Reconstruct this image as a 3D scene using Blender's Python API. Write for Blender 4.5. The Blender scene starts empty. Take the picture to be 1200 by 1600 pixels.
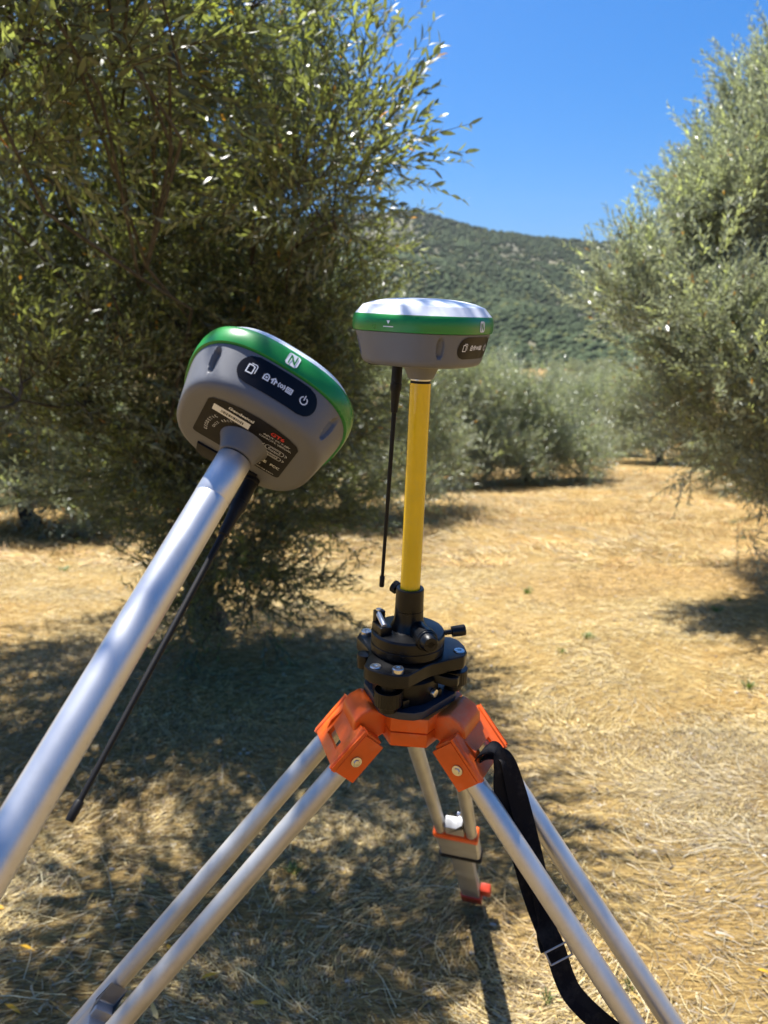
import bpy, bmesh, math, random
import numpy as np
from mathutils import Vector, Matrix, Quaternion

R = math.radians
random.seed(7)
rng = np.random.default_rng(11)
SC = bpy.context.scene
COL = SC.collection

# ------------------------------------------------------------------ camera, sky, sun, exposure
PITCH, EYE, FPX, SLOPE = R(12.9), 1.55, 1202.0, 0.107
cam_d = bpy.data.cameras.new('camera')
cam_d.sensor_fit = 'VERTICAL'
cam_d.sensor_height = 34.6
cam_d.lens = FPX / 1600 * 34.6
cam_d.clip_start, cam_d.clip_end = 0.02, 4000
cam_d.dof.use_dof = True
cam_d.dof.focus_distance = 0.86
cam_d.dof.aperture_fstop = 6.6
cam = bpy.data.objects.new('camera', cam_d)
COL.objects.link(cam)
cam.location = (0, 0, EYE)
cam.rotation_euler = (R(90) - PITCH, 0, 0)
SC.camera = cam

SUN_EL = R(69)
SUN_AZ = math.atan2(-0.62, 0.785)            # measured from +Y towards +X
sun_dir = Vector((math.sin(SUN_AZ) * math.cos(SUN_EL), math.cos(SUN_AZ) * math.cos(SUN_EL), math.sin(SUN_EL)))
w = bpy.data.worlds.new('World'); SC.world = w
w.use_nodes = True
nt = w.node_tree
sky = nt.nodes.new('ShaderNodeTexSky')
sky.sky_type = 'NISHITA'
sky.sun_disc = False
sky.sun_elevation = SUN_EL
sky.sun_rotation = SUN_AZ
sky.altitude = 700
sky.air_density = 1.0
sky.dust_density = 4.0
sky.ozone_density = 10.0
bg = nt.nodes['Background']
bg.inputs['Strength'].default_value = 0.07
hs_ = nt.nodes.new('ShaderNodeHueSaturation')
hs_.inputs['Saturation'].default_value = 1.33
nt.links.new(sky.outputs[0], hs_.inputs['Color'])
nt.links.new(hs_.outputs[0], bg.inputs[0])
sun_l = bpy.data.lights.new('sun', 'SUN')
sun_l.energy = 5.0
sun_l.angle = R(0.53)
sun_l.color = (1.0, 0.965, 0.91)
sun = bpy.data.objects.new('sun', sun_l)
COL.objects.link(sun)
sun.rotation_euler = sun_dir.to_track_quat('Z', 'Y').to_euler()
sun.location = (-3, 4, 20)
SC.view_settings.view_transform = 'Standard'
SC.view_settings.look = 'None'
SC.view_settings.exposure = 1.40
SC.view_settings.gamma = 1.0
SC.view_settings.use_curve_mapping = False
SC.render.engine = 'CYCLES'
SC.cycles.max_bounces = 8
SC.cycles.diffuse_bounces = 4
SC.cycles.glossy_bounces = 3
SC.cycles.transmission_bounces = 5
SC.cycles.transparent_max_bounces = 4
SC.cycles.volume_bounces = 0
SC.cycles.use_denoising = True
SC.cycles.caustics_reflective = False
SC.cycles.caustics_refractive = False

# ------------------------------------------------------------------ materials
def new_mat(name):
    m = bpy.data.materials.new(name); m.use_nodes = True
    n = m.node_tree.nodes; l = m.node_tree.links
    return m, n, l, n['Principled BSDF']

def plain(name, col, rough=0.5, metal=0.0, bump=0.0, bscale=400, var=0.06, spec=0.5, coat=0.0, vscale=25, wear=0.0, dust=(.42, .35, .26), wscale=22):
    """base colour with a little wear noise and fine relief"""
    m, n, l, b = new_mat(name)
    tc = n.new('ShaderNodeTexCoord')
    nz = n.new('ShaderNodeTexNoise'); nz.inputs['Scale'].default_value = vscale; nz.inputs['Detail'].default_value = 6
    l.new(tc.outputs['Object'], nz.inputs['Vector'])
    mr = n.new('ShaderNodeMapRange')
    mr.inputs[1].default_value = .3; mr.inputs[2].default_value = .7
    mr.inputs[3].default_value = 1 - var; mr.inputs[4].default_value = 1 + var
    l.new(nz.outputs[0], mr.inputs[0])
    mx = n.new('ShaderNodeVectorMath'); mx.operation = 'SCALE'
    mx.inputs[0].default_value = col[:3]
    l.new(mr.outputs[0], mx.inputs['Scale'])
    colour = mx.outputs[0]
    if wear:                                  # settled dust and rubbed spots, irregular
        wz = n.new('ShaderNodeTexNoise'); wz.inputs['Scale'].default_value = wscale; wz.inputs['Detail'].default_value = 12; wz.inputs['Roughness'].default_value = .72
        l.new(tc.outputs['Object'], wz.inputs['Vector'])
        wr = n.new('ShaderNodeMapRange'); wr.inputs[1].default_value = .5; wr.inputs[2].default_value = .78
        wr.inputs[3].default_value = 0; wr.inputs[4].default_value = wear
        l.new(wz.outputs[0], wr.inputs[0])
        wm = n.new('ShaderNodeMix'); wm.data_type = 'RGBA'
        l.new(wr.outputs[0], wm.inputs['Factor']); l.new(colour, wm.inputs['A']); wm.inputs['B'].default_value = (*dust, 1)
        colour = wm.outputs['Result']
    l.new(colour, b.inputs['Base Color'])
    rr = n.new('ShaderNodeMapRange')
    rr.inputs[1].default_value = .3; rr.inputs[2].default_value = .7
    rr.inputs[3].default_value = max(.02, rough * .85); rr.inputs[4].default_value = min(1, rough * 1.15)
    l.new(nz.outputs[0], rr.inputs[0]); l.new(rr.outputs[0], b.inputs['Roughness'])
    b.inputs['Metallic'].default_value = metal
    b.inputs['Specular IOR Level'].default_value = spec
    b.inputs['Coat Weight'].default_value = coat
    if bump:
        n2 = n.new('ShaderNodeTexNoise'); n2.inputs['Scale'].default_value = bscale; n2.inputs['Detail'].default_value = 2
        l.new(tc.outputs['Object'], n2.inputs['Vector'])
        bp = n.new('ShaderNodeBump'); bp.inputs['Strength'].default_value = bump; bp.inputs['Distance'].default_value = .0006
        l.new(n2.outputs[0], bp.inputs['Height']); l.new(bp.outputs[0], b.inputs['Normal'])
    return m

M = {}
M['grey'] = plain('grey_plastic', (.12, .123, .134), .48, bump=.25, bscale=1500, var=.05)
M['green'] = plain('green_plastic', (.012, .2, .035), .3, var=.06, bump=.05, bscale=900)
M['white'] = plain('white_plastic', (.8, .81, .83), .4, var=.015)
M['print_white'] = plain('white_print', (.75, .76, .78), .5, var=.03)
M['print_red'] = plain('red_print', (.6, .03, .02), .5)
M['gloss_black'] = plain('gloss_black', (.005, .005, .008), .3, var=.2, spec=.18)
M['label_black'] = plain('label_black', (.008, .007, .008), .5, var=.15, spec=.2)
M['rubber'] = plain('black_rubber', (.007, .007, .008), .55, bump=.2, bscale=800, spec=.25)
M['black_metal'] = plain('black_anodised', (.0045, .0045, .005), .32, metal=.0, bump=.2, bscale=900, var=.25, spec=.3)
M['black_plate'] = plain('blue_black_plate', (.018, .022, .035), .45, var=.2, bump=.15, bscale=700)
M['steel'] = plain('bright_steel', (.62, .62, .62), .3, metal=1.0, var=.1, bump=.1)
M['alu'] = plain('anodised_aluminium', (.62, .62, .63), .42, metal=.8, var=.08, bump=.06, bscale=1800, vscale=9, wear=.4, dust=(.42, .41, .39), wscale=45)
M['alu_satin'] = plain('satin_aluminium', (.5, .49, .47), .46, metal=.75, var=.1, bump=.12, bscale=900, vscale=14, wear=.5, dust=(.36, .33, .28), wscale=30)
M['alu_cast'] = plain('cast_aluminium', (.4, .4, .4), .55, metal=.6, var=.1, bump=.3, bscale=500)
M['orange'] = plain('orange_enamel', (.80, .11, .008), .36, var=.12, bump=.12, bscale=500, spec=.4, wear=.5, dust=(.62, .3, .16))
M['yellow'] = plain('yellow_enamel', (.78, .49, .003), .2, var=.05, coat=.4, bump=.05, bscale=300, wear=.3, dust=(.5, .36, .08), wscale=40)
M['strap'] = plain('black_webbing', (.006, .006, .008), .85, bump=.8, bscale=1400, var=.25, spec=.15, wear=.12)
M['red_plastic'] = plain('red_orange_plastic', (.6, .06, .02), .4)

def attr_mat(name, rough=.6, trans=0.0, spec=.3, back=None, bump=0.0, tfac=(1.6, 1.7, .5)):
    """per-piece colour from the mesh attribute 'tint'; optional translucency and a paler underside for leaves"""
    m, n, l, b = new_mat(name)
    at_ = n.new('ShaderNodeAttribute'); at_.attribute_name = 'tint'
    col = at_.outputs['Color']
    if back:
        ge = n.new('ShaderNodeNewGeometry')
        mx = n.new('ShaderNodeMix'); mx.data_type = 'RGBA'
        l.new(ge.outputs['Backfacing'], mx.inputs['Factor'])
        l.new(col, mx.inputs['A'])
        mb = n.new('ShaderNodeMix'); mb.data_type = 'RGBA'; mb.inputs['Factor'].default_value = .62
        l.new(col, mb.inputs['A']); mb.inputs['B'].default_value = (*back, 1)
        l.new(mb.outputs['Result'], mx.inputs['B'])
        col = mx.outputs['Result']
    l.new(col, b.inputs['Base Color'])
    b.inputs['Roughness'].default_value = rough
    b.inputs['Specular IOR Level'].default_value = spec
    if trans:
        tr = n.new('ShaderNodeBsdfTranslucent')
        sc_ = n.new('ShaderNodeVectorMath'); sc_.operation = 'MULTIPLY'
        sc_.inputs[1].default_value = tfac
        l.new(at_.outputs['Color'], sc_.inputs[0]); l.new(sc_.outputs[0], tr.inputs['Color'])
        ms = n.new('ShaderNodeMixShader'); ms.inputs[0].default_value = trans
        l.new(b.outputs[0], ms.inputs[1]); l.new(tr.outputs[0], ms.inputs[2])
        l.new(ms.outputs[0], n['Material Output'].inputs['Surface'])
    return m

M['leaf'] = attr_mat('olive_leaf', rough=.42, trans=.38, spec=.9, back=(.27, .29, .23), tfac=(2.25, 2.25, .95))
M['leaf_silver'] = attr_mat('silvery_olive_leaf', rough=.36, trans=.28, spec=.9, back=(.34, .36, .29), tfac=(1.9, 2.02, 1.25))
M['straw'] = attr_mat('dry_straw', rough=.55, trans=.15, spec=.35, tfac=(1, 1, .9))
M['weed'] = attr_mat('green_weed', rough=.5, trans=.25)
M['stone'] = attr_mat('stone_chip', rough=.85)
M['scrub'] = attr_mat('hill_scrub', rough=.9, spec=.1)

def bark_mat():
    m, n, l, b = new_mat('olive_bark')
    tc = n.new('ShaderNodeTexCoord')
    mp = n.new('ShaderNodeMapping'); mp.inputs['Scale'].default_value = (14, 14, 4)
    l.new(tc.outputs['Object'], mp.inputs[0])
    nz = n.new('ShaderNodeTexNoise'); nz.inputs['Scale'].default_value = 2.2; nz.inputs['Detail'].default_value = 8
    l.new(mp.outputs[0], nz.inputs[0])
    cr = n.new('ShaderNodeValToRGB')
    cr.color_ramp.elements[0].position = .32; cr.color_ramp.elements[0].color = (.028, .024, .019, 1)
    cr.color_ramp.elements[1].position = .7; cr.color_ramp.elements[1].color = (.10, .088, .072, 1)
    l.new(nz.outputs[0], cr.inputs[0]); l.new(cr.outputs[0], b.inputs['Base Color'])
    b.inputs['Roughness'].default_value = .9
    bp = n.new('ShaderNodeBump'); bp.inputs['Strength'].default_value = .9; bp.inputs['Distance'].default_value = .02
    l.new(nz.outputs[0], bp.inputs['Height']); l.new(bp.outputs[0], b.inputs['Normal'])
    return m
M['bark'] = bark_mat()

def ground_mat():
    m, n, l, b = new_mat('dry_orchard_ground')
    ge = n.new('ShaderNodeNewGeometry')
    def noise(scale, detail=6, vec=None, rough=.6):
        z = n.new('ShaderNodeTexNoise'); z.inputs['Scale'].default_value = scale
        z.inputs['Detail'].default_value = detail; z.inputs['Roughness'].default_value = rough
        l.new(vec or ge.outputs['Position'], z.inputs['Vector']); return z
    # fine litter: two stretched noises crossing each other
    def stretched(ang, sx, sy, sc):
        mp = n.new('ShaderNodeMapping'); mp.inputs['Rotation'].default_value = (0, 0, ang); mp.inputs['Scale'].default_value = (sx, sy, 1)
        l.new(ge.outputs['Position'], mp.inputs[0]); return noise(sc, 5, mp.outputs[0], .7)
    a, c = stretched(.5, 1, 6, 16), stretched(-.9, 1, 6, 18)
    mxx = n.new('ShaderNodeMath'); mxx.operation = 'MAXIMUM'
    l.new(a.outputs[0], mxx.inputs[0]); l.new(c.outputs[0], mxx.inputs[1])
    cr = n.new('ShaderNodeValToRGB')
    e = cr.color_ramp.elements
    e[0].position = .42; e[0].color = (.105, .068, .030, 1)
    e[1].position = .76; e[1].color = (.59, .44, .18, 1)
    k = e.new(.57); k.color = (.33, .235, .09, 1)
    l.new(mxx.outputs[0], cr.inputs[0])
    # broad patches: reddish dead grass, grey bare soil
    big = noise(.55, 5)
    cr2 = n.new('ShaderNodeValToRGB')
    f = cr2.color_ramp.elements
    f[0].position = .36; f[0].color = (.70, .65, .60, 1)
    f[1].position = .72; f[1].color = (1.06, .88, .66, 1)
    k = f.new(.5); k.color = (1.04, 1.0, .94, 1)
    l.new(big.outputs[0], cr2.inputs[0])
    mu = n.new('ShaderNodeMix'); mu.data_type = 'RGBA'; mu.blend_type = 'MULTIPLY'; mu.inputs['Factor'].default_value = 1
    l.new(cr.outputs[0], mu.inputs['A']); l.new(cr2.outputs[0], mu.inputs['B'])
    # ploughed ochre strip at the foot of the hill
    sp = n.new('ShaderNodeSeparateXYZ'); l.new(ge.outputs['Position'], sp.inputs[0])
    s1 = n.new('ShaderNodeMapRange'); s1.inputs[1].default_value = 226; s1.inputs[2].default_value = 229
    l.new(sp.outputs['Y'], s1.inputs[0])
    och = n.new('ShaderNodeMix'); och.data_type = 'RGBA'
    s2 = n.new('ShaderNodeMath'); s2.operation = 'COMPARE'; s2.inputs[1].default_value = 58; s2.inputs[2].default_value = 13
    l.new(sp.outputs['X'], s2.inputs[0])
    s3 = n.new('ShaderNodeMath'); s3.operation = 'MULTIPLY'
    l.new(s1.outputs[0], s3.inputs[0]); l.new(s2.outputs[0], s3.inputs[1])
    l.new(s3.outputs[0], och.inputs['Factor']); l.new(mu.outputs['Result'], och.inputs['A']); och.inputs['B'].default_value = (.5, .25, .12, 1)
    l.new(och.outputs['Result'], b.inputs['Base Color'])
    b.inputs['Roughness'].default_value = .9
    b.inputs['Specular IOR Level'].default_value = .15
    fine = noise(60, 6, None, .75)
    ad = n.new('ShaderNodeMath'); ad.operation = 'ADD'
    l.new(mxx.outputs[0], ad.inputs[0]); l.new(fine.outputs[0], ad.inputs[1])
    bp = n.new('ShaderNodeBump'); bp.inputs['Strength'].default_value = .9; bp.inputs['Distance'].default_value = .018
    l.new(ad.outputs[0], bp.inputs['Height']); l.new(bp.outputs[0], b.inputs['Normal'])
    return m
M['ground'] = ground_mat()

def hill_mat():
    m, n, l, b = new_mat('hill_ground')
    ge = n.new('ShaderNodeNewGeometry')
    nz = n.new('ShaderNodeTexNoise'); nz.inputs['Scale'].default_value = .03; nz.inputs['Detail'].default_value = 8
    l.new(ge.outputs['Position'], nz.inputs[0])
    cr = n.new('ShaderNodeValToRGB')
    cr.color_ramp.elements[0].position = .4; cr.color_ramp.elements[0].color = (.045, .05, .027, 1)
    cr.color_ramp.elements[1].position = .68; cr.color_ramp.elements[1].color = (.13, .115, .065, 1)
    l.new(nz.outputs[0], cr.inputs[0]); l.new(cr.outputs[0], b.inputs['Base Color'])
    b.inputs['Roughness'].default_value = .95
    return m
M['hill'] = hill_mat()

# ------------------------------------------------------------------ helpers
def tag(o, label=None, cat=None, group=None, kind=None):
    if label: o['label'] = label
    if cat: o['category'] = cat
    if group: o['group'] = group
    if kind: o['kind'] = kind
    return o

def empty(name, mat=None, loc=None, **kw):
    o = bpy.data.objects.new(name, None); COL.objects.link(o)
    o.empty_display_size = .05
    if mat is not None: o.matrix_world = mat
    if loc is not None: o.location = loc
    return tag(o, **kw)

def link(name, me, mat=None, parent=None):
    o = bpy.data.objects.new(name, me); COL.objects.link(o)
    if mat is not None and not me.materials: me.materials.append(mat)
    if parent: o.parent = parent
    return o

def finish(name, bm, mat, parent=None, off=0.0, bevel=0.0, seg=2, sharp=32, smooth=True):
    """bmesh -> one mesh object; 'off' shifts it down its parent's local z"""
    if bevel:
        bm.normal_update()
        ed = [e for e in bm.edges if len(e.link_faces) == 2 and e.calc_face_angle(0) > R(28)]
        bmesh.ops.bevel(bm, geom=ed, offset=bevel, segments=seg, affect='EDGES', profile=.6, clamp_overlap=True)
    if off: bmesh.ops.translate(bm, verts=bm.verts, vec=(0, 0, off))
    bmesh.ops.recalc_face_normals(bm, faces=bm.faces)
    me = bpy.data.meshes.new(name)
    bm.to_mesh(me); bm.free()
    if smooth:
        me.polygons.foreach_set('use_smooth', [True] * len(me.polygons))
        me.set_sharp_from_angle(angle=R(sharp))
    return link(name, me, mat, parent)

def box(bm, c, size, rot=None):
    m = Matrix.Translation(c)
    if rot is not None: m = m @ (rot.to_4x4() if hasattr(rot, 'to_4x4') else rot)
    m = m @ Matrix.Diagonal((*size, 1))
    return bmesh.ops.create_cube(bm, size=1, matrix=m)['verts']

def ring_frame(d):
    d = Vector(d).normalized()
    a = Vector((0, 0, 1)) if abs(d.z) < .9 else Vector((1, 0, 0))
    x = d.cross(a).normalized(); return x, d.cross(x).normalized()

def tube(bm, pts, rad, seg=12, caps=True, wob=0.0):
    pts = [Vector(p) for p in pts]
    if not hasattr(rad, '__len__'): rad = [rad] * len(pts)
    rings = []; x = None
    for i, p in enumerate(pts):
        d = (pts[min(i + 1, len(pts) - 1)] - pts[max(i - 1, 0)])
        if d.length < 1e-9: d = Vector((0, 0, 1))
        d.normalize()
        if x is None: x, y = ring_frame(d)
        else:
            x = (x - d * x.dot(d)).normalized(); y = d.cross(x)
        rings.append([bm.verts.new(p + (x * math.cos(2 * math.pi * k / seg) + y * math.sin(2 * math.pi * k / seg)) * rad[i] * (1 + wob * (random.random() - .5))) for k in range(seg)])
    for a, b in zip(rings, rings[1:]):
        for k in range(seg): bm.faces.new((a[k], a[(k + 1) % seg], b[(k + 1) % seg], b[k]))
    if caps:
        bm.faces.new(rings[0][::-1]); bm.faces.new(rings[-1])

def lathe(bm, prof, seg=48, c=(0, 0), caps=True):
    """profile of (radius, z) turned about the local z axis"""
    rings = [[bm.verts.new((c[0] + r * math.cos(2 * math.pi * k / seg), c[1] + r * math.sin(2 * math.pi * k / seg), z)) for k in range(seg)] for r, z in prof]
    for a, b in zip(rings, rings[1:]):
        for k in range(seg): bm.faces.new((a[k], a[(k + 1) % seg], b[(k + 1) % seg], b[k]))
    if caps: bm.faces.new(rings[0][::-1]); bm.faces.new(rings[-1])

def cyl(bm, p0, p1, r0, r1=None, seg=24):
    tube(bm, [p0, p1], [r0, r0 if r1 is None else r1], seg)

def prism(bm, pts, z0, z1):
    a = [bm.verts.new((x, y, z0)) for x, y in pts]; b = [bm.verts.new((x, y, z1)) for x, y in pts]
    n = len(pts)
    for k in range(n): bm.faces.new((a[k], a[(k + 1) % n], b[(k + 1) % n], b[k]))
    bm.faces.new(a[::-1]); bm.faces.new(b)

def frame(o, x, y, z):
    m = Matrix.Identity(4)
    for i, v in enumerate((x, y, z)): m.col[i][:3] = Vector(v)[:3]
    m.col[3][:3] = Vector(o)[:3]
    return m

def np_mesh(name, verts, quads=None, tris=None, tint=None, mat=None, smooth=False):
    """fast mesh from arrays"""
    me = bpy.data.meshes.new(name)
    nq = 0 if quads is None else len(quads); ntr = 0 if tris is None else len(tris)
    loops = np.concatenate(([quads.ravel()] if nq else []) + ([tris.ravel()] if ntr else [])).astype(np.int32)
    me.vertices.add(len(verts)); me.vertices.foreach_set('co', np.ascontiguousarray(verts, dtype=np.float32).ravel())
    me.loops.add(len(loops)); me.loops.foreach_set('vertex_index', loops)
    me.polygons.add(nq + ntr)
    st = np.concatenate((np.arange(nq) * 4, nq * 4 + np.arange(ntr) * 3)).astype(np.int32)
    me.polygons.foreach_set('loop_start', st)
    me.polygons.foreach_set('use_smooth', np.full(nq + ntr, smooth))
    if tint is not None:
        at_ = me.attributes.new('tint', 'FLOAT_COLOR', 'POINT')
        t4 = np.ones((len(verts), 4), np.float32); t4[:, :3] = tint
        at_.data.foreach_set('color', t4.ravel())
    me.update(calc_edges=True)
    if mat: me.materials.append(mat)
    return me

def unit(v): return v / np.maximum(np.linalg.norm(v, axis=-1, keepdims=True), 1e-9)

_perm = rng.random((256, 256))
def vnoise(x, y):
    xi = np.floor(x).astype(int); yi = np.floor(y).astype(int); fx = x - xi; fy = y - yi
    fx = fx * fx * (3 - 2 * fx); fy = fy * fy * (3 - 2 * fy)
    g = lambda a, b: _perm[a % 256, b % 256]
    return (g(xi, yi) * (1 - fx) + g(xi + 1, yi) * fx) * (1 - fy) + (g(xi, yi + 1) * (1 - fx) + g(xi + 1, yi + 1) * fx) * fy

def ground_z(x, y):
    """orchard slope falling away from the camera, then the valley floor"""
    x = np.asarray(x, float); y = np.asarray(y, float)
    a = -SLOPE * y
    floor_ = -8.2 - .0015 * np.abs(y)
    t = np.clip((y - 50) / 55, 0, 1); t = t * t * (3 - 2 * t)
    z = np.maximum(a, -60) * (1 - t) + floor_ * t
    near = np.clip(1 - (y - 14) / 30, .15, 1)
    z = z + near * (.07 * (vnoise(x * .55 + 9, y * .55 + 3) - .5) + .035 * (vnoise(x * 1.7, y * 1.7) - .5))
    z = z + np.clip(1 - y / 16, 0, 1) * (.014 * (vnoise(x * 6 + 40, y * 6) - .5) + .020 * (vnoise(x * 15, y * 15 + 17) - .5))
    return z
def gz(x, y): return float(ground_z(np.array([x]), np.array([y]))[0])

# ------------------------------------------------------------------ ground and hill
def spaced(lo, hi, fine, core_lo, core_hi, growth):
    v = list(np.arange(core_lo, core_hi, fine))
    s = fine
    while v[-1] < hi: s *= growth; v.append(v[-1] + s)
    s = fine
    while v[0] > lo: s *= growth; v.insert(0, v[0] - s)
    return np.array(v)
gx = spaced(-260, 260, .035, -3.2, 3.6, 1.075)
gy = spaced(-14, 262, .035, 1.0, 6.6, 1.03)
GX, GY = np.meshgrid(gx, gy)
gv = np.stack((GX, GY, ground_z(GX, GY)), -1).reshape(-1, 3)
nx, ny = len(gx), len(gy)
ii = (np.arange(ny - 1)[:, None] * nx + np.arange(nx - 1)[None]).ravel()
gq = np.stack((ii, ii + 1, ii + nx + 1, ii + nx), -1)
ground = tag(link('ground', np_mesh('ground', gv, gq, mat=M['ground'], smooth=True)), kind='structure')

rx = np.array([-700, -350, -175, -58, 0, 29, 58, 93, 140, 175, 198, 233, 290, 350, 500, 800.])
rpx = np.array([365, 372, 356, 338, 331, 329, 345, 362, 372, 377, 380, 375, 366, 370, 360, 372.])
rz = EYE + 700 * np.tan(np.arctan((800 - rpx) / FPX) - PITCH)
def hill_z(x, y):
    t = np.clip((y - 240) / 460, 0, 1.0)
    s = t * (.72 + .28 * t)
    base = -9.6
    ridge = np.interp(x, rx, rz)
    z = base + (ridge - base) * s
    z = z + np.where(y > 700, -(y - 700) * .35, 0)
    am = np.clip(t * 4, 0, 1) * np.clip((1.0 - t) * 3, 0.0, 1)
    z = z + am * (16 * (vnoise(x * .012 + 5, y * .009) - .5) + 7 * (vnoise(x * .035, y * .03 + 8) - .5))
    return z
hx = np.linspace(-720, 800, 240); hy = np.linspace(236, 900, 130)
HX, HY = np.meshgrid(hx, hy)
hv = np.stack((HX, HY, hill_z(HX, HY)), -1).reshape(-1, 3)
ii = (np.arange(len(hy) - 1)[:, None] * len(hx) + np.arange(len(hx) - 1)[None]).ravel()
hq = np.stack((ii, ii + 1, ii + len(hx) + 1, ii + len(hx)), -1)
tag(link('hill', np_mesh('hill', hv, hq, mat=M['hill'], smooth=True)), kind='structure')

# scrub and holm oaks covering the hill: far-off wood, one mass
ico_v = []; tmp = bmesh.new(); bmesh.ops.create_icosphere(tmp, subdivisions=1, radius=1)
tmp.verts.ensure_lookup_table()
ico_v = np.array([v.co[:] for v in tmp.verts]); ico_f = np.array([[v.index for v in f.verts] for f in tmp.faces]); tmp.free()
NB = 52000
by = 242 + 462 * rng.random(NB) ** .9
bx = (rng.random(NB) - .42) * (by * 1.0 + 60)
dens = vnoise(bx * .02, by * .016 + 30) * .6 + vnoise(bx * .07, by * .05) * .4
keep = (dens > .30) | (rng.random(NB) < .35)
bx, by, dens = bx[keep], by[keep], dens[keep]
bz = hill_z(bx, by)
br = (.8 + 1.3 * rng.random(len(bx)) ** 1.6) * (.8 + .5 * dens)
sv = ico_v[None] * br[:, None, None] * (1 + .35 * (rng.random((len(bx), 12, 1)) - .5)) * np.array([1, 1, .85])
sv = sv + np.stack((bx, by, bz + br * .3), -1)[:, None]
tcol = np.array([.037, .051, .023])[None] * (.75 + .5 * rng.random((len(bx), 1)))
yel = rng.random((len(bx), 1)) < .09
tcol = tcol * (.62 + .85 * dens[:, None]) * (.8 + .4 * vnoise(bx * .012 + 3, by * .01 + 50))[:, None]
tcol = np.where(yel, tcol * np.array([1.9, 1.5, 1.1]), tcol)
tint = np.repeat(tcol[:, None], 12, 1).reshape(-1, 3)
sf = (ico_f[None] + (np.arange(len(bx)) * 12)[:, None, None]).reshape(-1, 3)
tag(link('hillside_scrub', np_mesh('hillside_scrub', sv.reshape(-1, 3), None, sf, tint, M['scrub'], smooth=True)),
    'dark green oak scrub covering the far hillside', 'scrub', kind='stuff')

# ------------------------------------------------------------------ olive foliage
LEAF6 = np.array([[0, 0, 0], [.32, .5, .05], [.32, -.5, .05], [.68, .42, .0], [.68, -.42, .0], [1, 0, -.09]])
LEAF4 = np.array([[0, 0, 0], [.5, .5, .06], [.5, -.5, .06], [1, 0, -.06]])

def sample_blobs(blobs, n, gap=.42, gscale=2.2, shell=2.4, seed=0):
    """points inside a union of ellipsoids, clumped, with holes"""
    r = np.random.default_rng(seed)
    b = np.array(blobs, float)
    vol = b[:, 6] * (b[:, 3] * b[:, 4] * b[:, 5]) ** (2 / 3)
    k = r.choice(len(b), size=int(n * 2.6), p=vol / vol.sum())
    d = unit(r.normal(size=(len(k), 3)))
    u = r.random(len(k)) ** (1 / shell)
    p = b[k, :3] + d * u[:, None] * b[k, 3:6]
    nz = (vnoise(p[:, 0] * gscale + 31, p[:, 1] * gscale + p[:, 2] * 1.3 * gscale) + vnoise(p[:, 2] * gscale * 1.2 + 7, p[:, 0] * gscale * .9 - p[:, 1] * gscale)) / 2
    ok = nz > gap
    p, d, k = p[ok][:n], d[ok][:n], k[ok][:n]
    return p, d, k

def sprays(p, out, m, spread, seed, up=.4):
    """each sampled point becomes a small leafy bough carrying m twigs"""
    r = np.random.default_rng(seed)
    ax = unit(out * .9 + r.normal(size=out.shape) * .45 + np.array([0, 0, up]))
    s = r.random((len(p), m, 1))
    lat = r.normal(size=(len(p), m, 3)); lat = unit(lat - ax[:, None] * np.sum(lat * ax[:, None], -1, keepdims=True))
    q = p[:, None] + ax[:, None] * (s - .35) * spread + lat * (.10 * spread * (1.2 - s))
    d = unit(ax[:, None] * (.45 + .6 * s) + lat * (.75 - .35 * s))
    return q.reshape(-1, 3), d.reshape(-1, 3)

def make_twigs(p, out, seed, L=(.2, .42), pairs=9, leaf=(.04, .068), wid=(.17, .24), droop=.35, up=.35, lscale=1.0):
    """arching twigs with opposite leaves: returns per-leaf frames and stem polylines"""
    r = np.random.default_rng(seed)
    n = len(p)
    d = unit(out * 1.0 + r.normal(size=(n, 3)) * .22 + np.array([0, 0, up * .5]))
    ln = r.uniform(*L, n)
    g = np.array([0, 0, -1.0])
    dr = droop * r.random(n)
    s = (np.arange(pairs) + .6) / pairs
    S = s[None, :, None]
    pos = p[:, None] + d[:, None] * (ln[:, None, None] * S) + g * (ln * dr)[:, None, None] * S ** 2
    tan = unit(d[:, None] + 2 * g * dr[:, None, None] * S)
    ref = unit(np.cross(d, unit(r.normal(size=(n, 3)))))
    side0 = unit(ref[:, None] - tan * np.sum(ref[:, None] * tan, -1, keepdims=True))
    side1 = np.cross(tan, side0)
    ph = r.normal(size=(n, pairs)) * .45 + (np.arange(pairs) % 2)[None] * 1.1
    A = side0 * np.cos(ph)[..., None] + side1 * np.sin(ph)[..., None]
    A = np.stack((A, -A), 2)                                             # n, pairs, 2, 3
    sp = r.uniform(.3, .8, A.shape[:3])[..., None]
    ld = unit(tan[:, :, None] * (1 - .25 * sp) + A * sp + r.normal(size=A.shape) * .13)
    nz = unit(np.cross(ld, np.cross(tan[:, :, None] + 0 * ld, ld)) + r.normal(size=A.shape) * .35 + np.array([0, 0, .35]))
    lt = unit(np.cross(nz, ld)); nz = np.cross(ld, lt)
    ll = r.uniform(*leaf, A.shape[:3]) * lscale * (1.0 - .35 * np.abs(s - .45)[None, :, None])
    lw = ll * r.uniform(*wid, A.shape[:3])
    pos2 = np.repeat(pos[:, :, None], 2, 2)
    keep = r.random(A.shape[:3]) < .9
    t0 = r.random(n)[:, None, None] + 0 * ll
    f = lambda a: a[keep]
    st = np.linspace(0, 1, 3)[None, :, None]
    stem = p[:, None] + d[:, None] * (ln[:, None, None] * st) + g * (ln * dr)[:, None, None] * st ** 2
    return dict(pos=f(pos2), ld=f(ld), lt=f(lt), nz=f(nz), ll=f(ll), lw=f(lw), tw=f(t0)), stem

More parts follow.
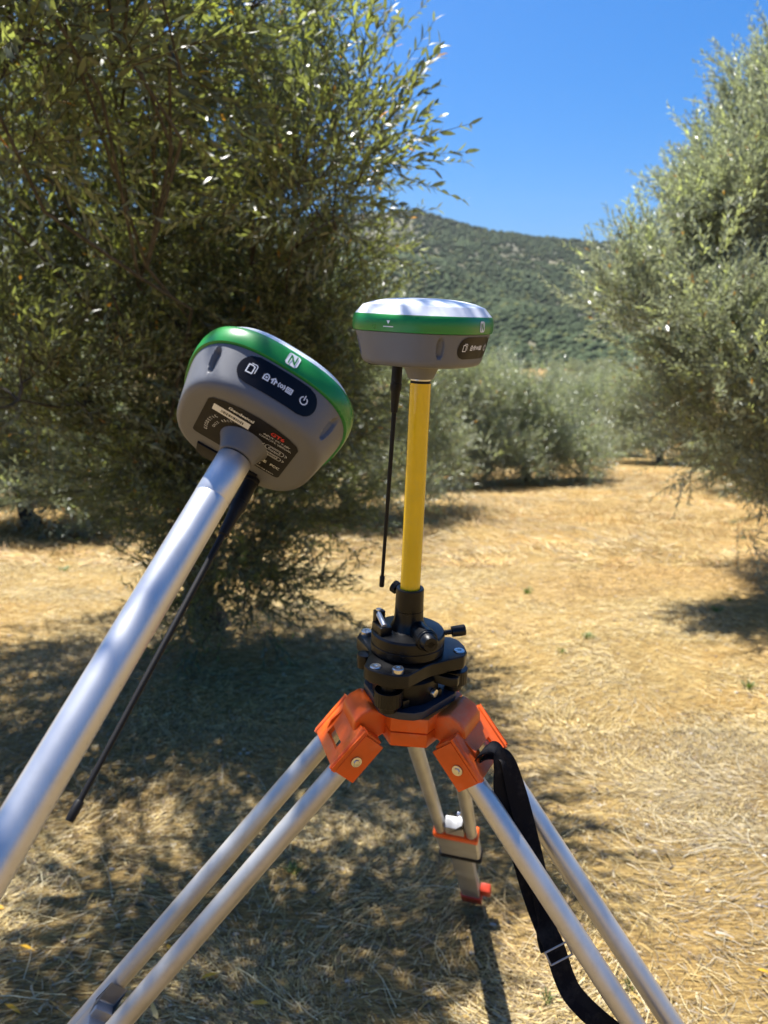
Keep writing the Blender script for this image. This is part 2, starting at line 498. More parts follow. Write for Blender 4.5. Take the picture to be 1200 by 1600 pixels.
def leaf_tint(tw, seed, pale=0.0):
    r = np.random.default_rng(seed)
    n = len(tw)
    base = np.array([.115, .133, .066]) * (1 - pale) + np.array([.285, .30, .235]) * pale
    c = base[None] * (.7 + .55 * r.random((n, 1))) * (.85 + .3 * tw[:, None])
    young = (tw > .82)[:, None] & (r.random((n, 1)) < .5)
    c = np.where(young, c * np.array([1.5, 1.5, .9]), c)
    dead = r.random((n, 1)) < .006
    return np.where(dead, np.array([.42, .2, .03]), c)

def leaf_verts(t, base):
    v = t['pos'][:, None] + base[None, :, 0:1] * (t['ll'][:, None, None] * t['ld'][:, None]) \
        + base[None, :, 1:2] * (t['lw'][:, None, None] * t['lt'][:, None]) + base[None, :, 2:3] * (t['ll'][:, None, None] * t['nz'][:, None])
    return v

def leaves_mesh(name, t, tint, simple, mat='leaf'):
    base = LEAF4 if simple else LEAF6
    k = len(base); v = leaf_verts(t, base); n = len(v)
    o = (np.arange(n) * k)[:, None]
    if simple: q = o + np.array([[0, 2, 3, 1]]); tr = None
    else:
        q = o + np.array([[1, 2, 4, 3]])
        tr = np.concatenate((o + np.array([[0, 2, 1]]), o + np.array([[3, 4, 5]])))
    return np_mesh(name, v.reshape(-1, 3), q, tr, np.repeat(tint, k, 0), M[mat], smooth=not simple)

def stems_mesh(name, stem, r0=.0022, r1=.0009):
    n = len(stem)
    d = unit(stem[:, 2] - stem[:, 0])
    a = unit(np.cross(d, np.array([.31, .2, .93]))); b = np.cross(d, a)
    ang = np.array([0, 2.094, 4.189])
    rad = np.array([r0, (r0 + r1) / 2, r1])
    off = a[:, None] * np.cos(ang)[None, :, None] + b[:, None] * np.sin(ang)[None, :, None]     # n,3,3
    v = stem[:, :, None] + off[:, None] * rad[None, :, None, None]                                # n,3 rings,3
    o = (np.arange(n) * 9)[:, None, None]
    q = []
    for ring in (0, 1):
        for k in range(3):
            q.append([ring * 3 + k, ring * 3 + (k + 1) % 3, ring * 3 + 3 + (k + 1) % 3, ring * 3 + 3 + k])
    q = (o + np.array(q)[None]).reshape(-1, 4)
    return np_mesh(name, v.reshape(-1, 3), q, None, None, M['bark'])

def limb_pts(a, b, n, wob, sag=0.0):
    a, b = Vector(a), Vector(b); L = (b - a).length; pts = []
    o = Vector((0, 0, 0))
    for i in range(n + 1):
        t = i / n
        if 0 < i < n: o = o * .6 + Vector([random.gauss(0, wob * L) for _ in range(3)])
        else: o = Vector((0, 0, 0))
        pts.append(a.lerp(b, t) + o + Vector((0, 0, sag * L * math.sin(math.pi * t))))
    return pts

def wood(parent, base, fork, blobs, r0, twig_pts=None, sub=9, seg=8, names=True):
    """gnarled trunk, one limb per blob, branches into each blob"""
    bm = bmesh.new()
    base, fork = Vector(base), Vector(fork)
    pts = limb_pts(base, fork, 6, .05)
    rad = [r0 * (1.55, 1.2, 1.05, 1.0, .95, 1.0, .9)[i] for i in range(7)]
    tube(bm, pts, rad, 14, True, .22)
    finish('trunk', bm, M['bark'], parent, sharp=60)
    bb = bmesh.new()
    for b in blobs:
        c = Vector(b[:3]); rr = Vector(b[3:6])
        bm = bmesh.new()
        pts = limb_pts(fork, c, 6, .05, .06)
        rl = r0 * .10
        tube(bm, pts, [rl * (1 - .72 * i / 6) for i in range(7)], seg, True, .15)
        finish('limb', bm, M['bark'], parent, sharp=60)
        for k in range(sub):
            st = pts[random.choice((3, 4, 5, 6, 6))]
            d = Vector((random.gauss(0, 1), random.gauss(0, 1), random.gauss(0, 1))).normalized()
            e = c + Vector((d.x * rr.x, d.y * rr.y, d.z * rr.z)) * random.uniform(.6, .95)
            q = limb_pts(st, e, 5, .05, .05)
            tube(bb, q, [r0 * .075 * (1 - .8 * i / 5) for i in range(6)], 5, False)
    o = finish('branches', bb, M['bark'], parent, sharp=80)
    o['kind'] = 'stuff'

def local_shift(t, stem, org):
    t = dict(t); t['pos'] = t['pos'] - org; return t, stem - org

def P(px, py, depth):
    """where a direction seen in the photo lies at a given distance: used to survey positions"""
    return np.array([0, 0, EYE]) + depth * (np.array([0, math.cos(PITCH), -math.sin(PITCH)]) + np.array([1, 0, 0]) * (px - 600) / FPX
        + np.array([0, math.sin(PITCH), math.cos(PITCH)]) * (800 - py) / FPX)

def blob(px, py, d, r, wgt=1.0):
    c = P(px, py, d); r = (r, r, r) if not hasattr(r, '__len__') else r
    return (*c, *r, wgt)

# ---- the near olive tree on the left
NEAR = [blob(350, 450, 4.6, .92), blob(290, 70, 4.2, .72, 1.0), blob(200, 330, 3.9, (.5, .5, .5), .7), (-1.12, 2.85, 2.8, .50, .4, .34, 1.1), blob(40, 60, 2.5, (.55, .5, .36), 1.3), blob(30, 625, 3.6, (.48, .5, .42), 1.1),
        blob(505, 265, 3.3, (.33, .42, .34), 1.0), blob(400, -40, 2.9, (.16, .35, .14), .7), blob(500, 480, 4.4, (.36, .45, .48), 1.0),
        blob(375, 755, 5.0, (.7, .7, .9), .8), blob(330, 890, 5.0, (.38, .4, .34), 1.1), blob(30, -160, 4.4, (1.0, 1.0, .8), .7), (-.56, 1.55, 2.9, .28, .24, .22, .8), (-.70, 1.06, 2.9, .2, .16, .18, .35),
        (-2.9, 4.4, 2.3, 1.1, 1.1, 1.0, .8), blob(450, 650, 4.7, (.45, .5, .55), .9), blob(250, 640, 4.6, (.5, .5, .55), 1.0), blob(300, 840, 4.8, (.5, .4, .45), .9), (-2.1, 5.9, 2.2, 1.1, .9, 1.1, .5)]
org = np.array([-1.3, 5.5, gz(-1.3, 5.5)])
near_tree = empty('olive_tree', loc=org, label='large olive tree at left with dark backlit branches overhanging the tripod', cat='olive tree')
p, d, k = sample_blobs(NEAR, 1650, gap=.38, gscale=2.2, shell=3.6, seed=3)
p, d = sprays(p, d, 7, .42, 4, .35)
g_ok = p[:, 2] > ground_z(p[:, 0], p[:, 1]) + .12
# natural window in the crown where limbs part (left side)
c1 = P(55, 300, 3.2); hole = np.linalg.norm((p - c1) / np.array([.22, .9, .30]), axis=1) < 1
ok = g_ok & ~hole
p, d = p[ok], d[ok]
t, stem = make_twigs(p, d, 5, leaf=(.046, .074), wid=(.2, .28), pairs=10, droop=.06, up=.6, L=(.24, .46))
g_ok = t['pos'][:, 2] > ground_z(t['pos'][:, 0], t['pos'][:, 1]) + .03
t = {k_: v[g_ok] for k_, v in t.items()}
tint = leaf_tint(t['tw'], 6)
t, stem = local_shift(t, stem, org)
# the 300 leaves that show largest are single objects
cw = t['pos'] + org + t['ld'] * t['ll'][:, None] * .5
dv = cw - np.array([0, 0, EYE])
zc = dv @ np.array([0, math.cos(PITCH), -math.sin(PITCH)])
pxl = 600 + FPX * dv[:, 0] / zc; pyl = 800 - FPX * (dv @ np.array([0, math.sin(PITCH), math.cos(PITCH)])) / zc
vd = unit(dv)
size = t['ll'] * t['lw'] * np.abs(np.sum(t['nz'] * vd, 1)) / zc ** 2
inside = (pxl > 5) & (pxl < 700) & (pyl > 5) & (pyl < 1000)
# nearest in its neighbourhood only
size = np.where(inside, size, 0)
cell = (pxl // 10).astype(int) * 1000 + (pyl // 10).astype(int)
order = np.lexsort((zc, cell)); first = np.zeros(len(cell), bool)
first[order[np.r_[True, cell[order][1:] != cell[order][:-1]]]] = True
size = np.where(first, size, 0)
big = np.argsort(-size)[:300]
mask = np.ones(len(cell), bool); mask[big] = False
tints_q = [0, 1, 2, 3, 4, 5]
lm = []
for q_ in tints_q:
    col = tint[big[q_ * 50 + 7]]
    me = np_mesh('leaf', LEAF6 * np.array([1, 1, 1]), np.array([[1, 2, 4, 3]]), np.array([[0, 2, 1], [3, 4, 5]]), np.repeat(col[None], 6, 0), M['leaf'], smooth=True)
    lm.append(me)
for q_, b_ in enumerate(big):
    o = link('leaf', lm[q_ % 6], None, near_tree)
    ld, lt_, nn = t['ld'][b_] * t['ll'][b_], t['lt'][b_] * t['lw'][b_], t['nz'][b_] * t['ll'][b_]
    o.matrix_local = frame(t['pos'][b_], ld, lt_, nn)
for nm, sel, simple in (('crown', mask & (zc < 3.4), False), ('inner_crown', mask & (zc >= 3.4), True)):
    o = link(nm, leaves_mesh(nm, {k_: v[sel] for k_, v in t.items()}, tint[sel], simple), None, near_tree); o['kind'] = 'stuff'
o = link('twigs', stems_mesh('twigs', stem), None, near_tree); o['kind'] = 'stuff'
lb = [tuple(np.array(b[:3]) - org) + tuple(b[3:]) for b in NEAR]
wood(near_tree, (0, 0, -.1), (-.15, -.1, 1.1), lb, .105, sub=8)

# ---- the olive tree on the right
RIGHT = [blob(1265, 345, 6.6, (1.05, 1.1, 1.0)), blob(1290, 190, 6.6, (.62, .8, .62)), blob(1095, 460, 6.0, (.52, .6, .48)), blob(1190, 610, 6.0, (.66, .7, .7)),
         blob(1195, 770, 6.4, (.38, .5, .42), .5), blob(1340, 450, 7.4, (1.6, 1.5, 1.5), .8), blob(1420, 220, 7, (1.3, 1.2, 1.2), .7), blob(1380, 660, 7, (1.1, 1.1, 1.0), .7),
         blob(1110, 335, 6.3, (.26, .4, .26), .8), blob(1010, 470, 5.9, (.22, .3, .2), .9)]
org = np.array([4.3, 7.3, gz(4.3, 7.3)])
right_tree = empty('olive_tree', loc=org, label='tall sunlit olive tree at the right edge with silvery green leaves', cat='olive tree')
p, d, k = sample_blobs(RIGHT, 2300, gap=.34, gscale=1.7, shell=3.6, seed=13)
p, d = sprays(p, d, 9, .5, 14, .7)
p_ok = p[:, 2] > ground_z(p[:, 0], p[:, 1]) + .15
p, d = p[p_ok], d[p_ok]
t, stem = make_twigs(p, d, 15, up=.95, droop=.06, leaf=(.05, .08), wid=(.19, .27))
t, stem = local_shift(t, stem, org)
o = link('crown', leaves_mesh('crown', t, leaf_tint(t['tw'], 16, .95), True, 'leaf_silver'), None, right_tree); o['kind'] = 'stuff'
o = link('twigs', stems_mesh('twigs', stem), None, right_tree); o['kind'] = 'stuff'
wood(right_tree, (0, 0, -.1), (-.1, -.1, 1.2), [tuple(np.array(b[:3]) - org) + tuple(b[3:]) for b in RIGHT], .11, sub=9)

# ---- mid and far olives: four grown forms, each tree a thing of its own
def grow(seed, ntw, wide, high, leafscale, pairs=6):
    r = np.random.default_rng(seed)
    bl = []
    for i in range(9):
        a = i * 2.4 + r.random() * .8; q = wide * (.2 + .42 * r.random())
        bl.append((q * math.cos(a), q * math.sin(a), high * (.34 + .38 * r.random()), wide * .42, wide * .42, high * .25, 1))
    bl.append((0, 0, high * .7, wide * .5, wide * .5, high * .3, 1))
    for i in range(7):
        a = i * .9 + r.random()
        bl.append((wide * .66 * math.cos(a), wide * .66 * math.sin(a), high * (.17 + .08 * r.random()), wide * .36, wide * .36, high * .22, 1.2))
    p, d, k = sample_blobs(bl, ntw // 9, gap=.34, gscale=1.3, shell=2.6, seed=seed + 1)
    p, d = sprays(p, d, 9, .5, seed + 5, .5)
    ok = p[:, 2] > .12
    t, stem = make_twigs(p[ok], d[ok], seed + 2, L=(.26, .46), pairs=pairs, lscale=leafscale, up=.5)
    ok = t['pos'][:, 2] > .05
    return bl, {k_: v[ok] for k_, v in t.items()}, stem

FORMS = []
for i, (sd, wide, high) in enumerate(((101, 2.2, 3.4), (140, 2.0, 3.0), (177, 2.4, 3.7))):
    bl, t, stem = grow(sd, 7200, wide, high, 1.9)
    cm = leaves_mesh('crown', t, leaf_tint(t['tw'], sd, .6), True, 'leaf_silver')
    FORMS.append((bl, cm))
def place_tree(form, x, y, sc, rz, label, group=None, squash=1.0):
    bl, cm = FORMS[form]
    root = empty('olive_tree', loc=(x, y, gz(x, y)), label=label, cat='olive tree', group=group)
    root.rotation_euler = (0, 0, rz); root.scale = (sc, sc, sc * squash)
    if form not in first_made:
        o = link('crown', cm, None, root); o['kind'] = 'stuff'
        wood(root, (0, 0, -.1), (.05, 0, .9), [bl[j] for j in (0, 2, 4, 6, 9)], .11, sub=5, seg=7)
        first_made[form] = root
    else:
        for ch in first_made[form].children:
            c = ch.copy(); COL.objects.link(c); c.parent = root
    return root
first_made = {}
MID = [(0, 1.5, 18.0, .94, .3, 'grey green olive tree directly behind the yellow pole'),
       (1, 3.7, 19.6, 1.0, 1.9, 'bushy olive tree right of the yellow pole at the track edge'),
       (2, -.55, 12.4, .98, 4.0, 'half hidden olive tree behind the upright receiver, left of the yellow pole'),
       (0, 10.2, 28.0, 1.15, 2.2, 'olive tree seen under the left flank of the right tree'),
       (1, 9.4, 34.0, 1.2, .8, 'small olive tree at the far end of the bare track'),
       (1, -5.2, 11.0, 1.0, 2.7, 'sunlit olive tree glimpsed through the gap in the left crown'),
       (2, -6.7, 15.6, .95, 1.1, 'olive tree behind the left crown beyond the shaded strip'),
       (0, -3.4, 17.6, 1.0, 5.1, 'olive tree hidden behind the dark trunk of the left tree'),
       (2, 8.3, 15.4, .85, 5.6, 'olive tree behind the right tree, low beside the track')]
for f, x, y, s_, rz_, lab in MID: place_tree(f, x, y, s_, rz_, lab)
# orchard rows beyond
n_far = 0
for iy in range(14):
    y = 29 + iy * 8.2 + iy * iy * .45
    for ix in range(-12, 22):
        x = 2.5 + ix * 6.6 + (iy % 2) * 3.3 + random.uniform(-.8, .8)
        px = 600 + FPX * x / y
        if not (610 < px < 1080): continue
        if y < 45 and px > 850: continue
        if px < 860 and y > 60: continue
        place_tree((ix + iy) % 3, x, y + random.uniform(-.8, .8), random.uniform(1.0, 1.25), random.uniform(0, 6), 'small far olive tree in the orchard rows below the wooded hill', 'far olive trees in the orchard rows')
        n_far += 1

# ------------------------------------------------------------------ dry grass, litter, stones
def strands(n, xy, L, W, lift, nseg, seed, curv=.5, cols=None, stand=0.0):
    r = np.random.default_rng(seed)
    x, y = xy
    a = r.random(n) * 2 * np.pi
    # locally combed directions so that it mats like trampled straw
    a = np.where(r.random(n) < .55, 2.2 * np.pi * vnoise(x * .9 + 3, y * .9), a)
    ln = r.uniform(*L, n) ** 1.0; wd = r.uniform(*W, n)
    cv = r.normal(size=n) * curv
    s = np.linspace(0, 1, nseg + 1)
    ang = a[:, None] + cv[:, None] * s[None]
    dx = np.cumsum(np.cos(ang), 1) - np.cos(ang[:, :1]); dy = np.cumsum(np.sin(ang), 1) - np.sin(ang[:, :1])
    hx_ = x[:, None] + dx * (ln / nseg)[:, None]; hy_ = y[:, None] + dy * (ln / nseg)[:, None]
    z0 = ground_z(hx_, hy_)
    base = r.uniform(.001, lift, n)[:, None]
    tilt = r.normal(size=n)[:, None] * .12
    hz = z0 + np.maximum(base + tilt * (s[None] - .5) * ln[:, None] + .15 * ln[:, None] * np.sin(np.pi * s)[None] * r.random(n)[:, None] * .6, .0015)
    if stand: hz = hz + s[None] * ln[:, None] * r.uniform(0, stand, n)[:, None]
    c = np.stack((hx_, hy_, hz), -1)
    side = np.stack((-np.sin(ang), np.cos(ang), r.normal(size=n)[:, None] * .5 + 0 * ang), -1)
    side = unit(side) * (wd / 2)[:, None, None]
    taper = (1 - .6 * s)[None, :, None]
    v = np.stack((c - side * taper, c + side * taper), 2)               # n, nseg+1, 2, 3
    o = (np.arange(n) * (nseg + 1) * 2)[:, None, None]
    j = np.arange(nseg)[None, :, None] * 2
    q = (o + j + np.array([0, 2, 3, 1])[None, None]).reshape(-1, 4)
    pal = np.array(cols) * np.array([.80, .805, .70]); tn = pal[r.integers(0, len(pal), n)] * (.75 + .5 * r.random((n, 1)))
    pt = vnoise(x * .62 + 14, y * .42 + 5) * .65 + vnoise(x * 1.9, y * 1.5 + 33) * .35      # patches of rustier and greyer growth
    red = np.clip((pt - .54) * 6, 0, 1)[:, None]; grey = np.clip((.42 - pt) * 6, 0, 1)[:, None]
    tn = tn * (1 - red * np.array([.02, .13, .26])) * (1 - grey * np.array([.24, .22, .12]))
    return v.reshape(-1, 3), q, np.repeat(tn, (nseg + 1) * 2, 0)

def scatter(n, y0, y1, mx, mk, seed, pw=1.0, clump=0.0):
    r = np.random.default_rng(seed)
    out = []
    tot = 0
    while tot < n:
        y = y0 + (y1 - y0) * r.random(n) ** pw; x = (r.random(n) * 2 - 1) * (mk * y1 + mx)
        ok = np.abs(x) < mk * y + mx
        if clump: ok &= r.random(n) < (1 - clump) + clump * np.clip((vnoise(x * 2.3 + 11, y * 2.3) - .3) * 2.5, 0, 1)
        out.append(np.stack((x[ok], y[ok]))); tot += ok.sum()
    return np.concatenate(out, 1)[:, :n]

PALE = [(.72, .56, .29), (.66, .495, .22), (.51, .375, .175), (.78, .645, .40), (.33, .235, .105), (.61, .445, .185)]
GREYS = [(.28, .21, .13), (.42, .33, .22), (.24, .18, .12), (.5, .42, .3)]
REDS = [(.50, .30, .12), (.55, .36, .16), (.42, .25, .10)]
parts = [strands(16000, scatter(16000, 1.15, 3.6, .75, .55, 21, clump=.75), (.05, .15), (.0011, .0024), .01, 3, 31, .6, PALE + GREYS[:2]),
         strands(80000, scatter(80000, 1.15, 3.6, .75, .55, 22, clump=.92), (.008, .036), (.0014, .0045), .012, 1, 32, .3, PALE + GREYS),
         strands(18000, scatter(18000, 1.15, 3.6, .75, .55, 29, clump=.2), (.02, .06), (.0018, .004), .006, 2, 39, .8, GREYS + [(.16, .11, .06)]),
         strands(90000, scatter(90000, 3.5, 8.0, .8, .55, 23, clump=.92), (.02, .08), (.0024, .006), .02, 1, 33, .6, PALE + PALE + GREYS),
         strands(24000, scatter(24000, 3.5, 8.0, .8, .55, 24), (.05, .16), (.0018, .0036), .012, 2, 34, .5, PALE),
         strands(60000, scatter(60000, 7.8, 24.0, 1, .55, 25, 1.3, clump=.8), (.06, .2), (.006, .014), .03, 1, 35, .5, PALE + REDS + GREYS[:2], .35),
         strands(1800, scatter(1800, 1.2, 4.2, .75, .55, 41), (.03, .058), (.006, .011), .014, 2, 42, .25, [(.24, .16, .09), (.36, .27, .17), (.5, .41, .29), (.17, .12, .08), (.46, .3, .1)]),
         strands(420, scatter(420, 1.2, 3.2, .6, .5, 26), (.15, .34), (.0016, .0026), .02, 5, 36, .7, [(.72, .6, .38), (.66, .52, .3), (.75, .66, .48)])]
vs, qs, ts, off = [], [], [], 0
for v, q, tn in parts:
    vs.append(v); qs.append(q + off); ts.append(tn); off += len(v)
tag(link('dry_grass', np_mesh('dry_grass', np.concatenate(vs), np.concatenate(qs), None, np.concatenate(ts), M['straw'])),
    'trampled pale straw and chaff covering the orchard floor', 'dry grass', kind='stuff')
# rusty standing grass in patches beside the track
xy = scatter(30000, 8.5, 22, 1.5, .5, 27)
m_ = (vnoise(xy[0] * .5 + 60, xy[1] * .35 + 2) > .55); xy = xy[:, m_]
v, q, tn = strands(xy.shape[1], xy, (.10, .26), (.004, .008), .02, 2, 37, .5, REDS + PALE[:2], 1.1)
tag(link('rusty_grass', np_mesh('rusty_grass', v, q, None, tn, M['straw'])), 'rusty brown standing dead grass beside the bare track', 'dry grass', kind='stuff')
# chips of stone and clods
n = 4600
xy = scatter(n, 1.2, 9, .8, .55, 28, 1.5)
rr = .002 + .007 * rng.random(n) ** 3 * (1 + .12 * xy[1])
v = ico_v[None] * rr[:, None, None] * (1 + .7 * (rng.random((n, 12, 1)) - .5)) * np.array([1, .8, .55]) + np.stack((xy[0], xy[1], ground_z(*xy) + rr * .3), -1)[:, None]
tn = np.array([(.36, .31, .24), (.30, .22, .14), (.44, .39, .32), (.24, .17, .11)])[rng.integers(0, 4, n)]
tag(link('stone_chips', np_mesh('stone_chips', v.reshape(-1, 3), None, (ico_f[None] + (np.arange(n) * 12)[:, None, None]).reshape(-1, 3), np.repeat(tn, 12, 0), M['stone'])),
    'pale stone chips and crumbs of soil among the straw', 'stones', kind='stuff')

def on_ground(px, py):
    d = P(px, py, 1) - np.array([0, 0, EYE])
    t_ = -EYE / (d[2] + SLOPE * d[1]); q = t_ * d
    return q[0], q[1]
# fallen yellow leaves
yel_me = np_mesh('fallen_leaf', LEAF6 * np.array([.055, .014, .05]), np.array([[1, 2, 4, 3]]), np.array([[0, 2, 1], [3, 4, 5]]), np.repeat(np.array([[.62, .36, .03]]), 6, 0), M['leaf'], smooth=True)
yel_me2 = np_mesh('fallen_leaf', LEAF6 * np.array([.06, .013, -.09]), np.array([[1, 2, 4, 3]]), np.array([[0, 2, 1], [3, 4, 5]]), np.repeat(np.array([[.45, .33, .10]]), 6, 0), M['leaf'], smooth=True)
FALLEN = [(185, 1207, 'yellow fallen leaf right of the near antenna tip, farther of a pair'), (193, 1234, 'yellow fallen leaf right of the near antenna tip, nearer of a pair'),
          (245, 1380, 'yellow fallen leaf just left of the left tripod leg at mid length'), (268, 1487, 'yellow fallen leaf seen between the two tubes of the left leg'),
          (30, 1485, 'yellow fallen leaf in a sunny patch at the lower left edge'), (146, 1463, 'dull yellow fallen leaf in shade between the left edge and left leg'),
          (8, 1578, 'yellow fallen leaf in the bottom left corner'), (312, 1531, 'yellow fallen leaf on the straw right of the left leg, farther one'),
          (247, 1594, 'dull yellow fallen leaf at the bottom edge right of the left leg'), (8, 1430, 'yellow fallen leaf at the left edge below the silver pole'),
          (420, 1560, 'yellow fallen leaf at the bottom between left leg and hanging strap'), (560, 1210, 'dull yellow fallen leaf below the left orange bracket'),
          (1180, 1532, 'yellow fallen leaf on sunny straw near the right edge')]
for i, (px, py, lab) in enumerate(FALLEN):
    x, y = on_ground(px, py)
    o = link('fallen_leaf', (yel_me, yel_me2)[i % 3 == 2])
    o.location = (x, y, gz(x, y) + .018); o.rotation_euler = (random.uniform(-.3, .3), random.uniform(-.25, .25), random.uniform(0, 6.28))
    tag(o, lab, 'leaf', 'yellow fallen leaves on the straw')
# green weeds
def weed(px, py, r_, h_, nb, label, seed, flower=False):
    x, y = on_ground(px, py); r = np.random.default_rng(seed); r_ *= .75; h_ *= .7
    vv, qq, tt = [], [], []
    for i in range(nb):
        a = r.random() * 6.28; q = r_ * r.random() ** .5
        b = np.array([q * math.cos(a) * .5, q * math.sin(a) * .5, 0]); e = np.array([q * math.cos(a) * 1.2, q * math.sin(a) * 1.2, h_ * r.uniform(.4, 1)])
        s = np.array([-math.sin(a), math.cos(a), 0]) * r_ * r.uniform(.05, .1); m = (b + e) / 2 + np.array([0, 0, h_ * .15])
        k_ = len(vv) * 1
        o0 = len(vv); vv += [b - s * .5, b + s * .5, m + s, m - s, e + s * .3, e - s * .3]
        qq += [[o0, o0 + 1, o0 + 2, o0 + 3], [o0 + 3, o0 + 2, o0 + 4, o0 + 5]]
        c = np.array([.10, .14, .045]) * r.uniform(.7, 1.4)
        if flower and i % 3 == 0: c = np.array([.6, .5, .02])
        tt += [c] * 6
    o = link('weed', np_mesh('weed', np.array(vv), np.array(qq), None, np.array(tt), M['weed']))
    o.location = (x, y, gz(x, y) + .004)
    tag(o, label, 'weed', 'green weeds in the straw')
weed(1120, 958, .09, .07, 40, 'green weed on the sunny straw under the right tree skirt, left of a second', 1)
weed(1140, 942, .06, .06, 30, 'smaller green weed just above the one under the right tree', 2)
weed(918, 1001, .07, .05, 34, 'flat green weed in open straw right of the black tribrach', 3)
weed(878, 1022, .05, .04, 26, 'tiny green weed nearest the tribrach on its right', 4)
weed(1170, 1072, .06, .08, 34, 'upright green weed at the right edge of the straw', 5)
weed(824, 928, .08, .08, 30, 'dull green weed beside the grey track', 6)
weed(578, 812, .3, .28, 60, 'yellow flowering weed on the straw left of the yellow pole', 7, True)
weed(460, 1352, .05, .05, 40, 'green weed in the shade between the left leg and third leg', 8)
weed(985, 1545, .03, .04, 26, 'green weed between the two tubes of the right leg', 9)
weed(100, 890, .12, .05, 24, 'flat green weed on the sunny straw at the left', 10)
weed(855, 1562, .03, .04, 22, 'green weed beside the hanging black strap', 11)

# ------------------------------------------------------------------ survey stack on the tripod
O1 = Vector((0.03240433, 0.90520255, 1.24700496))
ea = Vector((0.03835606, -0.03876142, 0.99851208)).normalized()
X1 = (Vector((1, 0, 0)) - ea * ea.x).normalized(); Y1 = ea.cross(X1)
M1 = frame(O1, X1, Y1, ea)          # local z = 0 where the yellow pole enters its socket
def at_h(h): return M1 @ Matrix.Translation((0, 0, -h))
pol = lambda r, a: (r * math.cos(R(a)), r * math.sin(R(a)))

# tripod -------------------------------------------------------------
HC = Vector((.010, .011))
h0 = .172
tri = empty('tripod', at_h(h0), label='orange headed aluminium survey tripod standing on the dry straw', cat='tripod')
LEG_AZ = (-27.33, 75.64, 197.26); INC = R(40.93)
def hexa(rc, rl, wc, c=HC):
    """triangular head with cut corners: corners lie between the legs"""
    pts = []
    for a in (24.2, 136.5, 265.0):
        cx, cy = pol(rc, a); tx, ty = pol(1, a + 90)
        pts += [(c.x + cx - tx * wc / 2, c.y + cy - ty * wc / 2), (c.x + cx + tx * wc / 2, c.y + cy + ty * wc / 2)]
    return pts
bm = bmesh.new(); prism(bm, hexa(.062, 0, .046), .0012, .0205)
finish('head', bm, M['orange'], tri, bevel=.0016)
bm = bmesh.new(); prism(bm, hexa(.0612, 0, .045), -.019, -.0006)
finish('head_base', bm, M['orange'], tri, bevel=.0016)
bm = bmesh.new(); prism(bm, hexa(.057, 0, .042), -.0008, .0014)
finish('gasket', bm, M['rubber'], tri)
bm = bmesh.new()
lathe(bm, [(.016, -.043), (.0195, -.041), (.0205, -.036), (.0205, -.026), (.0185, -.024), (.0185, -.019)], 40, c=(.004, .004))
finish('centre_screw', bm, M['black_metal'], tri, sharp=40)

def plate_hole(bm, ls, ts, n0, n1, hole=(1, 1)):
    """flat plate with a rectangular slot, coordinates (l, t, n)"""
    g = {}
    for i, l_ in enumerate(ls):
        for j, t_ in enumerate(ts):
            for k_, n_ in enumerate((n0, n1)): g[i, j, k_] = bm.verts.new((l_, t_, n_))
    I, J = len(ls) - 1, len(ts) - 1
    solid = lambda i, j: 0 <= i < I and 0 <= j < J and (i, j) != hole
    for i in range(I):
        for j in range(J):
            if not solid(i, j): continue
            bm.faces.new((g[i, j, 1], g[i + 1, j, 1], g[i + 1, j + 1, 1], g[i, j + 1, 1]))
            bm.faces.new((g[i, j, 0], g[i, j + 1, 0], g[i + 1, j + 1, 0], g[i + 1, j, 0]))
            for (di, dj), (a, b) in {(-1, 0): ((i, j), (i, j + 1)), (1, 0): ((i + 1, j), (i + 1, j + 1)), (0, -1): ((i, j), (i + 1, j)), (0, 1): ((i, j + 1), (i + 1, j + 1))}.items():
                if not solid(i + di, j + dj):
                    bm.faces.new((g[(*a, 0)], g[(*b, 0)], g[(*b, 1)], g[(*a, 1)]))

